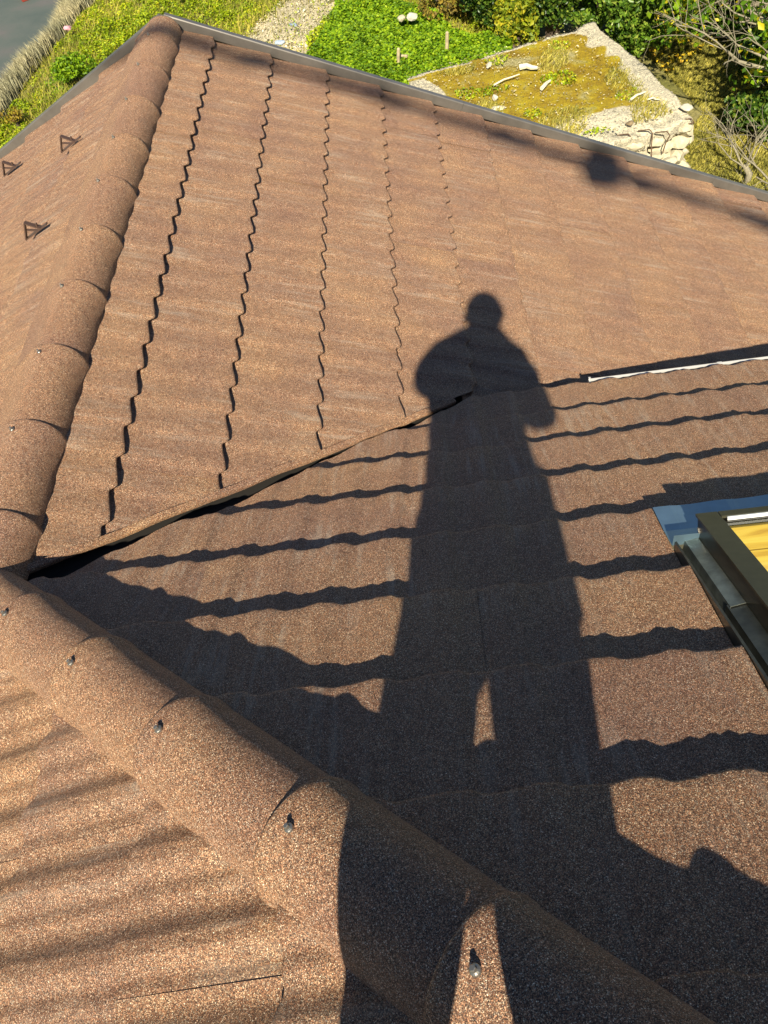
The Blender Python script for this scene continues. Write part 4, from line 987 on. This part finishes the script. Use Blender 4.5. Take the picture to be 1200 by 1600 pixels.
pj('trousers', [((1.425, FY, 1.55), (.10, .12)), ((1.322, FY, 1.42), (.10, .110)), ((1.322, FY+.01, 1.31), (.108, .116)), ((1.312, FY+.03, 1.17), (.100, .100)), ((1.303, FY+.055, 1.00), (.085, .083)), ((1.290, FY-.015, gl_+.10), (.075, .072)),
      ((1.552, FY, 1.42), (.11, .122)), ((1.546, FY+.01, 1.31), (.110, .120)), ((1.556, FY+.03, 1.19), (.102, .102)), ((1.574, FY+.055, 1.08), (.085, .085)), ((1.600, FY-.015, gr_+.10), (.075, .072))], [(0, 1), (1, 2), (2, 3), (3, 4), (4, 5), (0, 6), (6, 7), (7, 8), (8, 9), (9, 10)], TRS)
bm = bmesh.new(); bmesh.ops.create_icosphere(bm, subdivisions=4, radius=1)
for v in bm.verts:
    d = v.co.copy(); k = 1+.03*math.sin(d.x*9)*math.sin(d.y*8+d.z*7)
    face = max(0, d.y-.25)*max(0, .55-d.z)                # the hair stays off the face
    v.co = V((d.x*.099*k, d.y*.115*k-.09*face, d.z*.128*k+(.03 if d.z < -.2 else 0)*abs(d.z)))
me = bpy.data.meshes.new('hair'); bm.to_mesh(me); bm.free(); me.polygons.foreach_set('use_smooth', [True]*len(me.polygons)); me.materials.append(HAIR)
link('hair', me, None, person, V((1.445-FX, .035, 2.385-.68)))
for sx, gx, gz_ in ((-1, 1.28, gl_), (1, 1.59, gr_)):
    pj('shoe', [((gx, FY-.09, gz_+.065), (.042, .045)), ((gx, FY+.03, gz_+.06), (.045, .045)), ((gx+sx*.015, FY+.16, gz_+.045), (.046, .030)), ((gx+sx*.018, FY+.20, gz_+.04), (.036, .024))], [(0, 1), (1, 2), (2, 3)], SHOE)
# face
fz = V((1.445, FY+.055, 2.36))
b = MB(); b.tube([fz+V((0, .10, .03)), fz+V((0, .125, -.005)), fz+V((0, .10, -.02))], [.008, .014, .009], 8); b.build('nose', SKIN, person, True)
for sx in (-1, 1):
    b = MB(); b.tube([fz+V((sx*.032, .088, .02)), fz+V((sx*.032, .099, .02))], [.012, .007], 10); b.build('eye', simple('eye_white', (.6, .58, .55), .2), person, True)
    b = MB(); b.tube([fz+V((sx*.088, -.01, .03)), fz+V((sx*.098, -.02, .005)), fz+V((sx*.088, -.01, -.025))], [.010, .014, .008], 8); b.build('ear', SKIN, person, True)
b = MB(); b.tube([fz+V((-.025, .092, -.05)), fz+V((0, .103, -.05)), fz+V((.025, .092, -.05))], [.004, .007, .004], 8); b.build('mouth', simple('lip', (.40, .16, .13), .5), person, True)
# hands closing on the phone from both sides
for sgn, hp, wr in ((-1, hl_, hl_-V((.07, .06, .02))), (1, hr_, hr_+V((.06, -.05, -.03)))):
    X = r_*sgn
    jn = [(tuple(wr), (.026, .020)), (tuple(wr.lerp(hp, .55)), (.036, .018)), (tuple(hp+X*.012-f_*.012), (.038, .016))]; ed = [(0, 1), (1, 2)]
    pj('hand', jn, ed, SKIN, 0, 2)
    for i, (o_, ln) in enumerate(((.035, .9), (.013, 1.0), (-.009, .95), (-.031, .78))):
        bp_ = hp+X*.010+u_*o_-f_*.014; m1_ = bp_-f_*.022*ln-X*.010; m2_ = m1_-X*.026*ln-f_*.004; m3_ = m2_-X*.022*ln+f_*.006
        pj('finger', [(tuple(bp_), (.0085, .0085)), (tuple(m1_), (.0082, .0082)), (tuple(m2_), (.0075, .0075)), (tuple(m3_), (.0065, .0065))], [(0, 1), (1, 2), (2, 3)], SKIN, 0, 1)
    tb = hp+X*.022-u_*.03-f_*.012
    pj('thumb', [(tuple(tb), (.011, .011)), (tuple(tb+X*.004+u_*.02-f_*.016), (.010, .010)), (tuple(tb-X*.016+u_*.034-f_*.018), (.0085, .0085))], [(0, 1), (1, 2)], SKIN, 0, 1)
Rp = Matrix((r_, u_, f_)).transposed()
b = MB(); b.box(phc, (.036, .074, .004), Rp); ph = b.build('phone', simple('phone_case', (.02, .02, .022), .35)); tag(ph, 'black phone held in both hands by the person on the roof', 'phone')
b = MB(); b.box(phc-f_*.0045, (.033, .070, .0006), Rp); sc_ = b.build('screen', simple('phone_glass', (.01, .01, .012), .05), ph)
